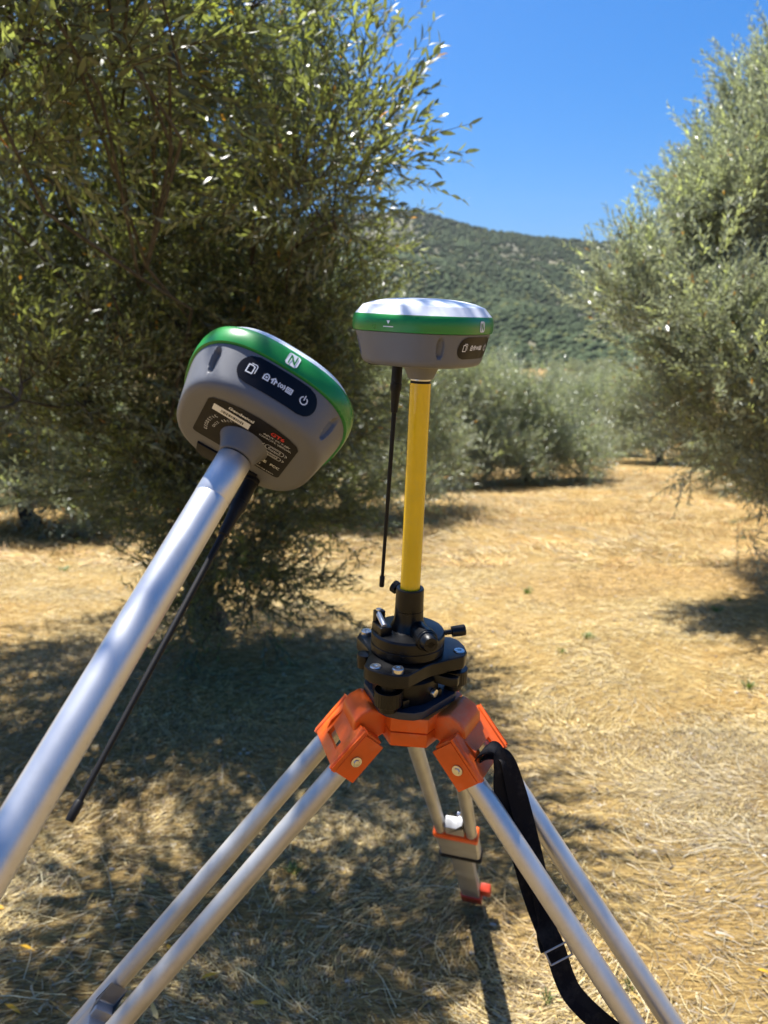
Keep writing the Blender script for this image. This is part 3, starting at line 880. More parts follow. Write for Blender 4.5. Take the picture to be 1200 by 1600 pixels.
TUBE_R, SEP = .0134, .0353
leg_frames = []
for li, az in enumerate(LEG_AZ):
    a = R(az)
    o3 = Vector((math.cos(a), math.sin(a), 0)); dl = o3 * math.sin(INC) - Vector((0, 0, 1)) * math.cos(INC); tg = Vector((-math.sin(a), math.cos(a), 0)); nn = dl.cross(tg)
    if nn.z < 0: nn = -nn
    hp = Vector((HC.x, HC.y, 0)) + o3 * .0597
    F = frame(hp, dl, tg, nn)
    leg_frames.append(F)
    def fin(name, bm, mat, par, **kw):
        bmesh.ops.transform(bm, matrix=F, verts=bm.verts)
        return finish(name, bm, mat, par, **kw)
    total = (1.429, 1.777, 1.553)[li]
    end = (.80, 1.07, .615)[li]
    # shoulder bracket: the leg part itself
    bm = bmesh.new()
    plate_hole(bm, [.008, .043, .053, .069], [-.049, -.016, .022, .049], .0125, .0165)
    box(bm, (.040, -.047, -.0035), (.058, .004, .031)); box(bm, (.040, .047, -.0035), (.058, .004, .031))
    box(bm, (.0105, 0, -.001), (.005, .0895, .0265))
    leg = fin('leg', bm, M['orange'], tri, bevel=.0012)
    bm = bmesh.new()
    prism(bm, [(-.026, -.016), (-.016, .018), (-.002, .0245), (.010, .0245), (.022, .0163), (.022, -.012), (.0, -.02)], -.029, .029)
    bmesh.ops.rotate(bm, verts=bm.verts, matrix=Matrix.Rotation(R(90), 3, 'X'))
    fin('hinge_block', bm, M['orange'], leg, bevel=.0045, seg=4)
    bm = bmesh.new()
    prism(bm, [(.020, .0168), (.028, .0168), (.052, .0165), (.040, .0205)], -.0025, .0025)
    bmesh.ops.rotate(bm, verts=bm.verts, matrix=Matrix.Rotation(R(90), 3, 'X')); bmesh.ops.translate(bm, verts=bm.verts, vec=(0, -.027, 0))
    fin('fin', bm, M['orange'], leg, bevel=.0004)
    for s in (-1, 1):
        bm = bmesh.new(); cyl(bm, (.008, s * .0425, .0150), (.0705, s * .0425, .0150), .0033, seg=10)
        fin('rib', bm, M['orange'], leg, bevel=.0004)
    for s in (-1, 1):
        bm = bmesh.new()
        cyl(bm, (.044, s * .0488, -.002), (.044, s * .0508, -.002), .0068, seg=20)
        cyl(bm, (.044, s * .0506, -.002), (.044, s * .0524, -.002), .0042, .0034, seg=6)
        fin('bolt', bm, M['steel'], leg, bevel=.0003)
        bm = bmesh.new()
        cyl(bm, (.03, s * SEP, 0), (end, s * SEP, 0), TUBE_R, seg=40)
        fin('tube', bm, M['alu'] if li == 0 else M['alu_satin'], leg, sharp=50)
    # clamp, slide bar and foot
    L = end
    if li == 1: L = .86
    bm = bmesh.new()
    prism(bm, [(L - .13, -.021), (L - .10, -.021), (L - .098, -.008), (L - .085, -.008), (L - .083, .021), (L - .02, .021), (L - .02, -.021)], -.012, .014)
    fin('clamp_block', bm, M['alu_cast'], leg, bevel=.002)
    bm = bmesh.new(); box(bm, (L, 0, 0), (.030, .104, .036))
    fin('clamp', bm, M['orange'], leg, bevel=.006, seg=3)
    bm = bmesh.new(); cyl(bm, (L + .002, 0, .017), (L + .002, 0, .034), .006, .005, seg=16); box(bm, (L + .002, 0, .038), (.030, .007, .007))
    fin('clamp_screw', bm, M['steel'], leg, bevel=.0005)
    bm = bmesh.new(); box(bm, (L + .11, 0, 0), (.19, .100, .030))
    fin('clamp_sleeve', bm, M['alu_satin'], leg, bevel=.010, seg=3)
    bm = bmesh.new(); box(bm, (L + .215, 0, 0), (.022, .108, .038))
    fin('stop_ring', bm, M['rubber'], leg, bevel=.008, seg=3)
    bm = bmesh.new(); box(bm, ((L + .2 + total - .06) / 2, 0, 0), (total - .06 - L - .2, .056, .024))
    fin('slide_bar', bm, M['alu_satin'], leg, bevel=.003)
    bm = bmesh.new()
    box(bm, (total - .045, 0, 0), (.10, .066, .034)); box(bm, (total - .12, -.045, .012), (.09, .032, .026))
    fin('foot', bm, M['red_plastic'], leg, bevel=.005)
    bm = bmesh.new(); cyl(bm, (total - .02, 0, 0), (total + .03, 0, 0), .011, .002, seg=16)
    fin('spike', bm, M['steel'], leg)

# carrying strap through the slot of the right leg ------------------------
def ribbon(bm, pts, wdir, width, th=.0016):
    pts = [Vector(p) for p in pts]; secs = []
    # smooth the polyline with a Catmull-Rom pass
    sm = []
    for i in range(len(pts) - 1):
        p0, p1, p2, p3 = pts[max(i - 1, 0)], pts[i], pts[i + 1], pts[min(i + 2, len(pts) - 1)]
        for j in range(8):
            u = j / 8
            sm.append(.5 * ((2 * p1) + (p2 - p0) * u + (2 * p0 - 5 * p1 + 4 * p2 - p3) * u * u + (3 * p1 - p0 - 3 * p2 + p3) * u ** 3))
    sm.append(pts[-1])
    for i, p in enumerate(sm):
        d = (sm[min(i + 1, len(sm) - 1)] - sm[max(i - 1, 0)]).normalized()
        f_ = i / (len(sm) - 1) * (len(wdir) - 1); k_ = min(int(f_), len(wdir) - 2)
        wv = Vector(wdir[k_]).lerp(Vector(wdir[k_ + 1]), f_ - k_)
        wv = (wv - d * wv.dot(d)).normalized(); n_ = d.cross(wv)
        secs.append([bm.verts.new(p + wv * (sx * width / 2) + n_ * (sy * th / 2)) for sx, sy in ((-1, -1), (1, -1), (1, 1), (-1, 1))])
    for a_, b_ in zip(secs, secs[1:]):
        for k_ in range(4): bm.faces.new((a_[k_], a_[(k_ + 1) % 4], b_[(k_ + 1) % 4], b_[k_]))
    bm.faces.new(secs[0][::-1]); bm.faces.new(secs[-1])
st = empty('carrying_strap', loc=P(775, 1178, .95), label='black webbing carrying strap hanging through the right leg bracket', cat='strap')
so = Vector(P(775, 1178, .95))
WT = M1.to_3x3() @ (leg_frames[0].to_3x3() @ Vector((0, 1, 0)))
def PV(x, y, d): return Vector(P(x, y, d)) - so
bm = bmesh.new()
ribbon(bm, [PV(744, 1186, .958), PV(757, 1172, .938), PV(775, 1170, .935), PV(783, 1195, .935), PV(788, 1240, .945), PV(808, 1310, .957), PV(830, 1390, .958), PV(848, 1440, .955), PV(866, 1480, .945), PV(882, 1528, .94), PV(900, 1560, .935), PV(945, 1603, .93), PV(1010, 1650, .93), PV(1075, 1705, .95)],
       [WT, WT, (1, .2, .3), (1, .3, .2), (1, .25, .15), (.9, .3, .5), (.8, .4, .5)], .026)
finish('webbing', bm, M['strap'], st, sharp=50)
bm = bmesh.new()
ribbon(bm, [PV(748, 1188, .962), PV(768, 1178, .945), PV(790, 1186, .942), PV(806, 1235, .948), PV(826, 1310, .955), PV(840, 1370, .96), PV(846, 1420, .962), PV(850, 1455, .958), PV(860, 1484, .950)],
       [WT, WT, (1, .3, .1), (1, .4, .1), (.6, 1, 0), (.9, .3, .3)], .026)
finish('webbing', bm, M['strap'], st, sharp=50)
bm = bmesh.new()
cB = PV(873, 1490, .928); xb = Vector((.86, .15, .38)).normalized(); yb = Vector((.42, -.1, -.9)); yb = (yb - xb * yb.dot(xb)).normalized()
cs = [cB + xb * (sx * .0145) + yb * (sy * .009) for sx, sy in ((-1, -1), (1, -1), (1, 1), (-1, 1))]
for i in range(4): tube(bm, [cs[i], cs[(i + 1) % 4]], .0011, 8)
finish('buckle', bm, M['alu_cast'], st)

# tribrach -----------------------------------------------------------
hb = .1515
trib = empty('tribrach', at_h(hb), label='black levelling tribrach bolted on the orange tripod head', cat='tribrach')
ZT = lambda h: hb - h            # local z of a depth h below the pole socket
def cutri(r, wdt, azs, waist=None, c=(0, 0)):
    pts = []
    for i, a in enumerate(azs):
        cx, cy = pol(r, a); tx, ty = pol(1, a + 90)
        cr_ = .35 * wdt
        for s in (-1, -.62, 0, .62, 1):
            inset = .006 * (abs(s) ** 3)
            pts.append((c[0] + cx * (1 - inset / r * 1.6) + tx * wdt / 2 * s, c[1] + cy * (1 - inset / r * 1.6) + ty * wdt / 2 * s))
        if waist:
            for da in (48, 60, 72): pts.append((c[0] + pol(waist * (1.05 if da != 60 else 1), a + da)[0], c[1] + pol(waist * (1.05 if da != 60 else 1), a + da)[1]))
    return pts
TA = (246, 12, 130)
bm = bmesh.new(); prism(bm, cutri(.062, .056, (258, 20, 140), None, (.005, .006)), 0, ZT(.141))
finish('base_plate', bm, M['black_plate'], trib, bevel=.0015)
bm = bmesh.new()
for a in TA: 
    x_, y_ = pol(.05, a); 
    t0 = pol(.03, a + 60)
    box(bm, (t0[0], t0[1], ZT(.136)), (.012, .062, .011), Matrix.Rotation(R(a + 60), 3, 'Z'))
finish('spring_plate', bm, M['black_metal'], trib, bevel=.001)
bm = bmesh.new(); lathe(bm, [(.040, ZT(.1405)), (.042, ZT(.138)), (.042, ZT(.112)), (.036, ZT(.106)), (.036, ZT(.1003))], 48)
finish('hub', bm, M['black_metal'], trib, sharp=40)
bm = bmesh.new(); prism(bm, cutri(.076, .058, TA, .049), ZT(.1005), ZT(.0825))
finish('body', bm, M['black_metal'], trib, bevel=.0028, seg=3)
for a in TA:
    x_, y_ = pol(.055 if a != 12 else .064, a)
    bm = bmesh.new()
    n_k = 28
    for (ra, z0, z1) in ((.017, .132, .1125), (.0095, .1125, .1005), (.0115, .141, .132)):
        if ra == .017:
            pts = [(x_ + (ra + (.0007 if k % 2 else 0)) * math.cos(2 * math.pi * k / (2 * n_k)), y_ + (ra + (.0007 if k % 2 else 0)) * math.sin(2 * math.pi * k / (2 * n_k))) for k in range(2 * n_k)]
            prism(bm, pts, ZT(z0), ZT(z1))
        else: cyl(bm, (x_, y_, ZT(z0)), (x_, y_, ZT(z1)), ra, seg=24)
    finish('foot_screw', bm, M['black_metal'], trib, bevel=.0004, seg=1)
    for s in ((-1, 1) if a != 12 else (-1,)):
        tx, ty = pol(.0145 * s, a + 90); bx_, by_ = pol(.064, a)
        bm = bmesh.new()
        hgt = .0765 if s > 0 else .0808
        lathe(bm, [(.0072, ZT(.0825)), (.0072, ZT(hgt + .001)), (.0062, ZT(hgt)), (.003, ZT(hgt)), (.0026, ZT(hgt + .0012))], 24, (bx_ + tx, by_ + ty))
        finish('bolt', bm, M['steel'] if a != 132 else M['black_metal'], trib, sharp=40)
bm = bmesh.new()          # locking knob on the camera right side and a screw on the base plate
x_, y_ = pol(.064, 318)
bm = bmesh.new(); kx, ky = pol(.042, 322); ex, ey = pol(.047, 322)
cyl(bm, (kx, ky, ZT(.128)), (ex, ey, ZT(.128)), .0055, .005, seg=16); finish('plate_screw', bm, M['steel'], trib, bevel=.0004)
bm = bmesh.new()
prism(bm, [(.030, -.006), (.062, -.006), (.070, -.002), (.070, .006), (.03, .006)], ZT(.117), ZT(.105))
bmesh.ops.rotate(bm, verts=bm.verts, matrix=Matrix.Rotation(R(335), 3, 'Z'))
finish('clamp_lever', bm, M['black_metal'], trib, bevel=.002)
bm = bmesh.new(); x_, y_ = pol(.054, 190)
cyl(bm, (x_, y_, ZT(.104)), (x_, y_, ZT(.0865)), .0095, seg=28)
finish('level_vial', bm, M['black_metal'], trib, bevel=.0008)

# adapter with optical plummet -------------------------------------------
ha = .0825
adp = empty('tribrach_adapter', at_h(ha), label='black rotating adapter with plummet eyepiece holding the yellow pole', cat='adapter')
ZA = lambda h: ha - h
bm = bmesh.new()
lathe(bm, [(.045, ZA(.0822)), (.0462, ZA(.080)), (.0462, ZA(.071)), (.0452, ZA(.0703)), (.0452, ZA(.0692)), (.0462, ZA(.0685)), (.0462, ZA(.0575)), (.0445, ZA(.055)), (.034, ZA(.0535)), (.022, ZA(.0525))], 80)
finish('rotor', bm, M['black_metal'], adp, sharp=25)
bm = bmesh.new()
lathe(bm, [(.024, ZA(.054)), (.0205, ZA(.047)), (.0185, ZA(.040)), (.0178, ZA(.0285)), (.0172, ZA(.0282)), (.0172, ZA(.0275)), (.0178, ZA(.027)), (.0172, ZA(.001)), (.0165, ZA(0)), (.0130, ZA(0)), (.0128, ZA(.003))], 56)
finish('collar', bm, M['black_metal'], adp, sharp=25)
def eyep(name, p0, p1, prof, mat, seg=32):
    p0, p1 = Vector(p0), Vector(p1); d = (p1 - p0); bm = bmesh.new()
    tube(bm, [p0 + d * u for u, _ in prof], [r_ for _, r_ in prof], seg)
    return finish(name, bm, mat, adp, sharp=30)
e0 = (.010, -.008, ZA(.051)); e1_ = (.025, -.057, ZA(.050))
eyep('plummet_eyepiece', e0, e1_, [(0, .0125), (.45, .0118), (.5, .0138), (.72, .0138), (.74, .0128), (.78, .0128), (.80, .0110), (.93, .0105), (1, .0085), (1.0, .0040), (.97, .0035)], M['black_metal'])
eyep('clamp_knob', (.043, .006, ZA(.062)), (.073, .010, ZA(.058)), [(0, .0032), (.42, .0032), (.43, .0068), (.96, .0072), (1, .006)], M['black_metal'], 18)
eyep('collar_knob', (-.010, .012, ZA(.010)), (-.020, .020, ZA(.006)), [(0, .004), (.5, .004), (.52, .008), (1, .008)], M['rubber'], 20)
bm = bmesh.new()
rl = Matrix.Rotation(R(25), 3, 'Z')
box(bm, (-.033, -.012, ZA(.0505)), (.016, .026, .012), rl); box(bm, (-.037, .004, ZA(.044)), (.013, .010, .022), rl)
finish('level_holder', bm, M['black_metal'], adp, bevel=.0015)
bm = bmesh.new(); cyl(bm, (-.030, -.022, ZA(.0435)), (-.038, .000, ZA(.036)), .0036, seg=18)
finish('level_tube', bm, M['alu'], adp, bevel=.0006)
bm = bmesh.new(); cyl(bm, (-.038, .003, ZA(.034)), (-.038, .003, ZA(.0305)), .0034, seg=14)
finish('level_screw', bm, M['steel'], adp, bevel=.0004)

# yellow pole -----------------------------------------------------------
yp = empty('extension_pole', M1 @ Matrix.Translation((0, 0, .001)), label='yellow painted extension pole standing in the black adapter', cat='pole')
bm = bmesh.new(); lathe(bm, [(.0123, -.004), (.0123, .2495)], 64)
finish('pole_tube', bm, M['yellow'], yp, sharp=40)
bm = bmesh.new(); lathe(bm, [(.0117, .2495), (.0117, .2525)], 48)
finish('seal', bm, M['rubber'], yp)
bm = bmesh.new(); lathe(bm, [(.0122, .2525), (.0124, .253), (.0124, .2548), (.0122, .2552)], 48)
finish('end_ring', bm, M['steel'], yp, sharp=40)

# ------------------------------------------------------------------ receivers
NSE = 2.75
PROF = [(.0, .0), (.030, .0), (.050, .0), (.0585, .0002), (.0615, .0010), (.0640, .0026), (.0657, .0048), (.0668, .0075), (.0677, .011)] \
     + [(.0677 + .0063 * u, .011 + .0265 * u) for u in np.linspace(.06, 1, 22)] + [(.0742, .0384), (.0730, .0389)]
def aof(z):
    zs = [q[1] for q in PROF[7:-1]]; rs = [q[0] for q in PROF[7:-1]]
    return float(np.interp(z, zs, rs))
def se(a, th):
    c, s = abs(math.cos(th)), abs(math.sin(th)); return a / (c ** NSE + s ** NSE) ** (1 / NSE)
def se_lathe(bm, prof, seg, close_top=True, close_bot=True, dent=None):
    rings = []
    for a, z in prof:
        ring = []
        for k in range(seg):
            th = 2 * math.pi * k / seg; r_ = se(a, th)
            if dent: r_ -= dent(th, z, r_)
            ring.append(bm.verts.new((r_ * math.cos(th), r_ * math.sin(th), z)))
        rings.append(ring)
    for a, b in zip(rings, rings[1:]):
        for k in range(seg): bm.faces.new((a[k], a[(k + 1) % seg], b[(k + 1) % seg], b[k]))
    if close_bot: bm.faces.new(rings[0][::-1])
    if close_top: bm.faces.new(rings[-1])
def pocket(th, z, r_):
    """screw pockets at the four corners: lens-shaped, deepest near the top"""
    u = (z - .0235) / .0125
    if abs(u) >= 1: return 0
    hw = .0047 * (1 - u * u) ** .5
    d = ((th - math.pi / 4 + math.pi / 4) % (math.pi / 2)) - math.pi / 4
    v = d * r_ / max(hw, 1e-5)
    if abs(v) >= 1: return 0
    return .0042 * min(1, (1 - abs(v)) * 3.2) * (1 - .35 * v) * min(1, (1 - abs(u)) * 3)

def text_geo(s, size, align='CENTER', bold=False):
    cu = bpy.data.curves.new('t', 'FONT'); cu.body = s; cu.size = size; cu.align_x = align; cu.align_y = 'CENTER'; cu.resolution_u = 2
    if bold: cu.offset = size * .025
    ob = bpy.data.objects.new('t', cu); COL.objects.link(ob)
    dg = bpy.context.evaluated_depsgraph_get(); me = bpy.data.meshes.new_from_object(ob.evaluated_get(dg))
    vs_ = [v.co.copy() for v in me.vertices]; fs_ = [tuple(f.vertices) for f in me.polygons]
    bpy.data.objects.remove(ob); bpy.data.curves.remove(cu); bpy.data.meshes.remove(me)
    return vs_, fs_
def add_geo(bm, geo, f):
    vs_ = [bm.verts.new(f(v)) for v in geo[0]]
    for fc in geo[1]:
        try: bm.faces.new([vs_[i] for i in fc])
        except ValueError: pass
def stroke(bm, pts, wd, f, closed=False):
    """flat printed line mapped onto a surface by f((u, v))"""
    pts = [Vector((p[0], p[1])) for p in pts]
    if closed: pts = pts + [pts[0]]
    for a, b in zip(pts, pts[1:]):
        d = (b - a); L_ = d.length
        if L_ < 1e-7: continue
        d /= L_; n_ = Vector((-d.y, d.x)) * wd / 2; e = d * wd * .4
        q = [a - e - n_, b + e - n_, b + e + n_, a - e + n_]
        bm.faces.new([bm.verts.new(f(v)) for v in q])
def fill(bm, pts, f): bm.faces.new([bm.verts.new(f(Vector(p))) for p in pts])
def rrect(w_, h_, r_, n=6):
    pts = []
    for cx, cy, a0 in ((w_ / 2 - r_, h_ / 2 - r_, 0), (-w_ / 2 + r_, h_ / 2 - r_, 90), (-w_ / 2 + r_, -h_ / 2 + r_, 180), (w_ / 2 - r_, -h_ / 2 + r_, 270)):
        for k in range(n + 1):
            a = R(a0 + 90 * k / n); pts.append((cx + r_ * math.cos(a), cy + r_ * math.sin(a)))
    return pts

def front(off, y0=0.0, z0=0.0, a=None):
    """map (u, v) on the front face: u to the viewer's right (+y), v up (+z)"""
    def f(p):
        y, z = y0 + p[0], z0 + p[1]
        aa = aof(z) if a is None else a(z)
        x = (max(aa ** NSE - abs(y) ** NSE, 1e-9)) ** (1 / NSE)
        return Vector((x + off, y, z))
    return f
BAND = [(.0728, .0388), (.0752, .0389), (.0764, .0394), (.0772, .042), (.0776, .047), (.0774, .052), (.0764, .0568), (.0752, .0580), (.0728, .0581)]
band_a = lambda z: float(np.interp(z, [q[1] for q in BAND[2:7]], [q[0] for q in BAND[2:7]]))

parts_cache = {}
def receiver(mat, label, ant_len, ant_lean):
    root = empty('gnss_receiver', mat, label=label, cat='receiver')
    def part(name, key, build, m, parent, **kw):
        if key not in parts_cache:
            bm = bmesh.new(); build(bm); o = finish(name, bm, m, parent, **kw); parts_cache[key] = o.data; return o
        return link(name, parts_cache[key], None, parent)
    hs = part('housing', 'housing', lambda bm: se_lathe(bm, [(max(a, .0001), z) for a, z in PROF], 480, False, False, pocket), M['grey'], root, sharp=40)
    part('neck', 'neck', lambda bm: lathe(bm, [(.0235, .0004), (.0215, -.003), (.0185, -.009), (.0165, -.014), (.0155, -.0165), (.0148, -.017), (.011, -.017)], 64), M['grey'], root, sharp=40)
    bd = part('band', 'band', lambda bm: se_lathe(bm, BAND, 160, False, False), M['green'], root, sharp=35)
    def rad(bm):
        pr = [(.0735, .0570), (.0750, .0583), (.0744, .0590), (.0668, .0682)]
        se_lathe(bm, pr, 160, False, False)
        se_lathe(bm, [(.0668, .0682), (.0645, .0690), (.056, .0722), (.044, .0748), (.030, .0764), (.015, .0772), (.0002, .0774)], 160, True, False)
    part('radome', 'radome', rad, M['white'], root, sharp=60)
    # control panel
    W_, H_ = .0725, .0250
    def pan(bm):
        rows = 14; cols = 30; g = []
        f = front(.0006, 0, .0238)
        for i in range(rows + 1):
            v = -H_ / 2 + H_ * i / rows
            hw = (W_ - H_) / 2 + math.sqrt(max((H_ / 2) ** 2 - v * v, 0)) ; hw = max(hw, .001)
            g.append([bm.verts.new(f((-hw + 2 * hw * j / cols, v))) for j in range(cols + 1)])
        for i in range(rows):
            for j in range(cols): bm.faces.new((g[i][j], g[i][j + 1], g[i + 1][j + 1], g[i + 1][j]))
    pn = part('control_panel', 'panel', pan, M['gloss_black'], root)
    f = lambda y0: front(.0010, y0, .0238)
    sw = .0009
    def ic(k):
        def card(bm):
            q = f(-.0255)
            stroke(bm, [(-.0030, -.0034), (.0022, -.0034), (.0022, .0026), (.0002, .0034), (-.0030, .0034)], sw, q, True)
            stroke(bm, [(-.0012, .0048), (.0030, .0048), (.0042, .0036), (.0042, -.0022)], sw * .8, q)
        def lock(bm):
            q = f(-.0115); stroke(bm, [(-.0022, -.0022), (.0022, -.0022), (.0022, .0010), (.0008, .0026), (-.0008, .0026), (-.0022, .0010)], sw * 1.2, q, True); fill(bm, rrect(.0018, .0016, .0005), q)
        def house(bm):
            q = f(-.0046); stroke(bm, [(-.0024, .0004), (0, .0026), (.0024, .0004)], sw * 1.3, q); fill(bm, [(-.0016, -.0024), (-.0004, -.0024), (-.0004, .001), (-.0016, .001)], q); fill(bm, [(.0004, -.0024), (.0016, -.0024), (.0016, .001), (.0004, .001)], q)
        def sat(bm):
            q = f(.0026); stroke(bm, [(.0012 * math.cos(a), .0012 * math.sin(a)) for a in np.linspace(0, 6.28, 9)[:-1]], sw, q, True)
            for s in (-1, 1): stroke(bm, [(s * .0022, .0018), (s * .0029, 0), (s * .0022, -.0018)], sw, q)
        def data(bm):
            q = f(.0098); stroke(bm, [(-.0025, -.0020), (.0025, -.0020), (.0025, .0020), (-.0025, .0020)], sw, q, True); stroke(bm, [(-.0014, .0006), (.0014, .0006)], sw, q); stroke(bm, [(-.0014, -.0008), (.0014, -.0008)], sw, q)
        def power(bm):
            q = f(.0240); stroke(bm, [(.0032 * math.cos(a), .0032 * math.sin(a)) for a in np.linspace(R(125), R(415), 18)], sw, q); stroke(bm, [(0, .0006), (0, .0042)], sw, q)
        return (card, lock, house, sat, data, power)[k]
    for k, nm in enumerate(('page_icon', 'lock_icon', 'house_icon', 'satellite_icon', 'data_icon', 'power_icon')):
        part(nm, nm, ic(k), M['print_white'], pn, smooth=False)
    # wireless mark on the band and the level mark on the neighbouring face
    fb = front(.0005, 0, .0478, band_a)
    part('wireless_mark', 'nfc_w', lambda bm: fill(bm, [(p[0] + p[1] * .0, p[1]) for p in rrect(.0112, .0122, .0026)], fb), M['print_white'], bd, smooth=False)
    fb2 = front(.0009, 0, .0478, band_a)
    def nfc(bm):
        stroke(bm, [(-.0026, -.0046), (-.0026, .0036), (.0018, -.0030)], .0011, fb2)
        stroke(bm, [(.0026, .0046), (.0026, -.0036), (-.0018, .0030)], .0011, fb2)
    part('wireless_glyph', 'nfc_n', nfc, M['green'], bd, smooth=False)
    rot = Matrix.Rotation(R(-90), 3, 'Z')
    fm = lambda p: rot @ front(.0006, 0, .0465, band_a)(p)
    def mark(bm):
        fill(bm, [(-.0024, .0050), (0, .0010), (.0024, .0050)], fm); fill(bm, [(-.0066, -.0022), (.0066, -.0022), (.0066, -.0012), (-.0066, -.0012)], fm)
    part('level_mark', 'lvl', mark, M['print_white'], bd, smooth=False)
    # base label (seen from below): u along +y, v along +x
    fl = lambda z: (lambda p: Vector((p[1], p[0], z)))
    outline = [(-.046, -.0215), (-.0445, -.0235), (-.0415, -.0245), (.0375, -.0245), (.0405, -.0235), (.042, -.021), (.0425, .036), (.0395, .041), (.030, .0455), (.015, .0490), (0, .0500), (-.015, .0490), (-.030, .0455), (-.0405, .041), (-.0440, .036)]
    lb_ = part('base_label', 'lab', lambda bm: fill(bm, outline, fl(-.0004)), M['label_black'], root, smooth=False)
    part('serial_sticker', 'stk', lambda bm: fill(bm, [(-.0378, .0252), (-.0030, .0252), (-.0030, .0345), (-.0378, .0345)], fl(-.0007)), M['print_white'], lb_, smooth=False)
    def bars(bm):
        r = random.Random(4); u = -.030
        while u < -.0085:
            wd = r.choice((.0004, .0006, .001)); fill(bm, [(u, .0278), (u + wd, .0278), (u + wd, .0318), (u, .0318)], fl(-.0010)); u += wd + r.choice((.0004, .0007))
    part('barcode', 'bars', bars, M['label_black'], lb_, smooth=False)
    def words(bm):
        g = lambda s, size, u, v, al='CENTER', b=False: add_geo(bm, text_geo(s, size, al, b), lambda q: fl(-.0010)((q.x + u, q.y + v)))
        g('Geodesical', .0054, -.0135, .0405, 'CENTER', True)
        g('INPUT: DC 9-28V', .0034, .0225, .0335); g('CAPACITY: 6800mAh', .0034, .0225, .0290)
        g('CE', .0060, .0215, -.0070, 'CENTER', True); g('FCC', .0050, .0335, -.0070, 'CENTER', True)
        g('IP67', .0040, .0180, -.0150); g('MADE FOR SURVEY', .0022, .0270, -.0205)
        for txt, rad_, a0, st_, sz in (('GEODETIC', .0365, 194, 6.2, .0044), ('GNSS RECEIVER', .0300, 178, 6.2, .0035)):
            for i, ch in enumerate(txt):
                if ch == ' ': continue
                a = R(a0 - i * st_); 
                geo = text_geo(ch, sz, 'CENTER')
                ca, sa = math.cos(a - math.pi / 2), math.sin(a - math.pi / 2)
                add_geo(bm, geo, lambda q: fl(-.0010)((rad_ * math.cos(a) + q.x * ca - q.y * sa, rad_ * math.sin(a) + q.x * sa + q.y * ca)))
        for v0, h_ in ((.0200, .0065), (.0105, .0050)):
            q = lambda p: fl(-.0010)((p[0] + .0255, p[1] + v0 - .002))
            stroke(bm, rrect(.0180, h_, h_ * .45), .0005, q, True); stroke(bm, rrect(.0110, h_ * .5, h_ * .2), .0005, q, True)
            for s in (-1, 1): stroke(bm, [(s * .0105, h_ * .3), (s * .0122, 0), (s * .0105, -h_ * .3)], .0005, q)
    part('label_print', 'wrd', words, M['print_white'], lb_, smooth=False)
    part('model_print', 'gt6', lambda bm: add_geo(bm, text_geo('GT6', .0072, 'CENTER', True), lambda q: fl(-.0010)((q.x + .0215, q.y + .0395))), M['print_red'], lb_, smooth=False)
    def cover(bm):
        prism(bm, [(-.054, -.035), (-.0385, -.037), (-.0375, .025), (-.053, .0255), (-.0565, .018), (-.0575, -.028)], -.0022, .001)
    part('port_cover', 'cov', cover, M['rubber'], root, bevel=.0008)
    # whip antenna
    ax, ay = -.0485, .0235
    dv_ = Vector((ant_lean[0], ant_lean[1], -1)).normalized(); b0 = Vector((ax, ay, -.001))
    bm = bmesh.new()
    prof = [(0, .0074), (.004, .0074), (.0045, .0068), (.027, .0068), (.0275, .0074), (.034, .0074), (.038, .0060), (.064, .0043), (.065, .0031), (ant_len - .014, .0023)]
    tube(bm, [b0 + dv_ * u for u, _ in prof], [r_ for _, r_ in prof], 20)
    an = finish('antenna', bm, M['rubber'], root, sharp=35)
    bm = bmesh.new(); prof = [(ant_len - .0155, .0030), (ant_len - .0145, .0036), (ant_len - .002, .0034), (ant_len, .0030)]
    tube(bm, [b0 + dv_ * u for u, _ in prof], [r_ for _, r_ in prof], 20)
    finish('antenna_tip', bm, M['rubber'], an, sharp=35)
    return root

M_R1 = M1 @ Matrix.Translation((0, 0, .2715)) @ Matrix.Rotation(R(-33), 4, 'Z') @ Matrix.Scale(.945, 4)
receiver(M_R1, 'upright receiver with white dome screwed on the yellow pole of the tripod', .304, (-.025, -.016))
a2 = Vector((.35340522, .66292253, .66002914)).normalized()
f2 = Vector((.4044232, -.74448714, .5312069)); f2 = (f2 - a2 * f2.dot(a2)).normalized(); t2 = a2.cross(f2)
M_R2 = frame((-.12737271, .69624418, 1.45446503), f2, t2, a2) @ Matrix.Scale(1.03, 4)
receiver(M_R2, 'tilted receiver on the silver pole with its labelled underside facing the camera', .322, (.0, .022))

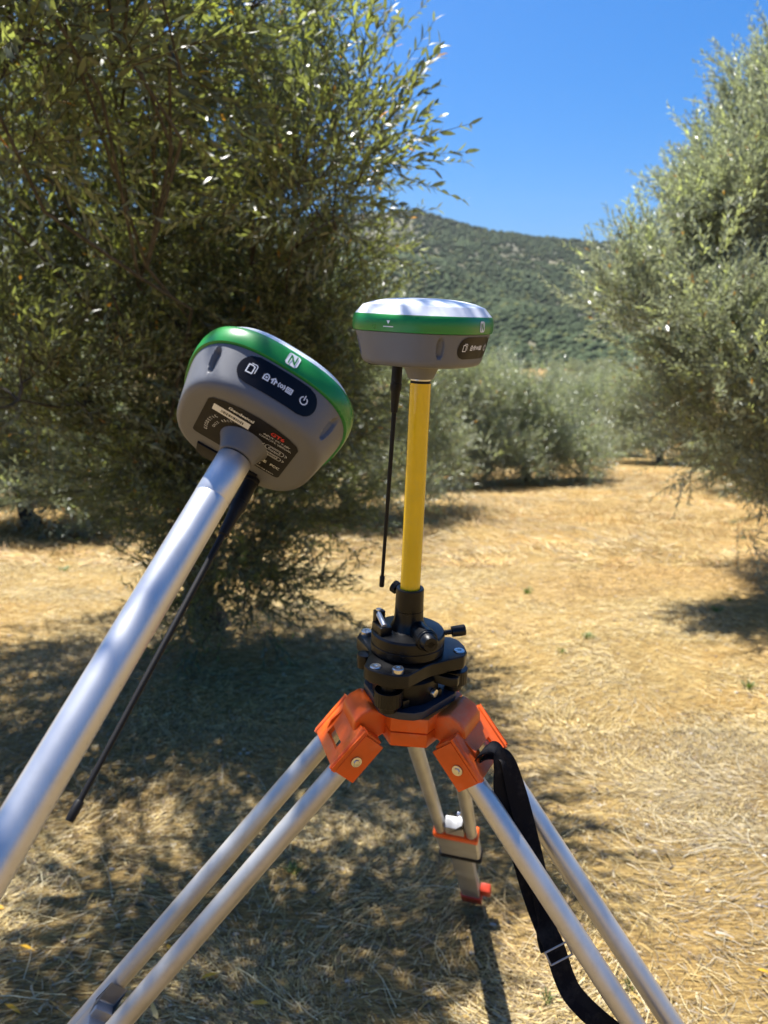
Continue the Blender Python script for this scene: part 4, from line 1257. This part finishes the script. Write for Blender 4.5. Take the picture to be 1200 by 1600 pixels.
# leaning silver pole --------------------------------------------------
lp = empty('range_pole', M_R2 @ Matrix.Translation((0, 0, -.0172)), label='silver aluminium range pole leaning across the lower left, carrying the tilted receiver', cat='pole')
pl = 0.0
while True:
    q = M_R2 @ Vector((0, 0, -.0172 - pl))
    if q.z < gz(q.x, q.y) + .01: break
    pl += .005
bm = bmesh.new(); lathe(bm, [(.0138, -.0015), (.0138, .0)], 48); finish('seal', bm, M['rubber'], lp)
bm = bmesh.new(); lathe(bm, [(.0149, -.0445), (.0153, -.044), (.0153, -.0025), (.0149, -.0015)], 72); finish('end_collar', bm, M['alu'], lp, sharp=40)
bm = bmesh.new(); lathe(bm, [(.0151, -pl + .09), (.0151, -.0445)], 72); finish('pole_tube', bm, M['alu'], lp, sharp=40)
bm = bmesh.new(); lathe(bm, [(.002, -pl), (.009, -pl + .05), (.0148, -pl + .07), (.0151, -pl + .09)], 40); finish('point', bm, M['steel'], lp, sharp=40)
bm = bmesh.new()
def sx_(a):
    q = M_R2 @ Vector((.0153 * math.cos(a), .0153 * math.sin(a), -.5)) - Vector((0, 0, EYE))
    return q.x / (q.y * math.cos(PITCH) - q.z * math.sin(PITCH))
a_side = max((k * .02 for k in range(315)), key=sx_)
vw = (M_R2.inverted() @ Vector((0, 0, EYE)) - Vector((0, 0, -.35))); azv = math.atan2(vw.y, vw.x)
for i in range(240):
    z_ = -.17 - i * .0045
    wd = .020 if i % 10 == 0 else .012
    q = []
    for da, dz in ((0, 0), (1, 0), (1, .0016), (0, .0016)):
        sg_ = 1 if math.sin(azv - a_side) > 0 else -1; a = a_side + sg_ * (R(4) + da * wd / .0152 * .5); q.append(bm.verts.new((.01525 * math.cos(a), .01525 * math.sin(a), z_ + dz)))
    bm.faces.new(q)
o = finish('graduation_marks', bm, M['label_black'], lp, smooth=False); o['kind'] = 'stuff'

# ------------------------------------------------------------------ thin summer haze over the valley
hm = bpy.data.materials.new('summer_haze'); hm.use_nodes = True
hn = hm.node_tree.nodes; hl = hm.node_tree.links
for nd in list(hn):
    if nd.type == 'BSDF_PRINCIPLED': hn.remove(nd)
pv = hn.new('ShaderNodeVolumePrincipled')
pv.inputs['Color'].default_value = (.86, .92, 1, 1)
pv.inputs['Density'].default_value = .00008
pv.inputs['Anisotropy'].default_value = .2
hl.new(pv.outputs[0], hn['Material Output'].inputs['Volume'])
bm = bmesh.new(); box(bm, (40, 440, 54), (1900, 1000, 196))
hz = finish('haze', bm, hm, None, smooth=False)
hz['kind'] = 'stuff'
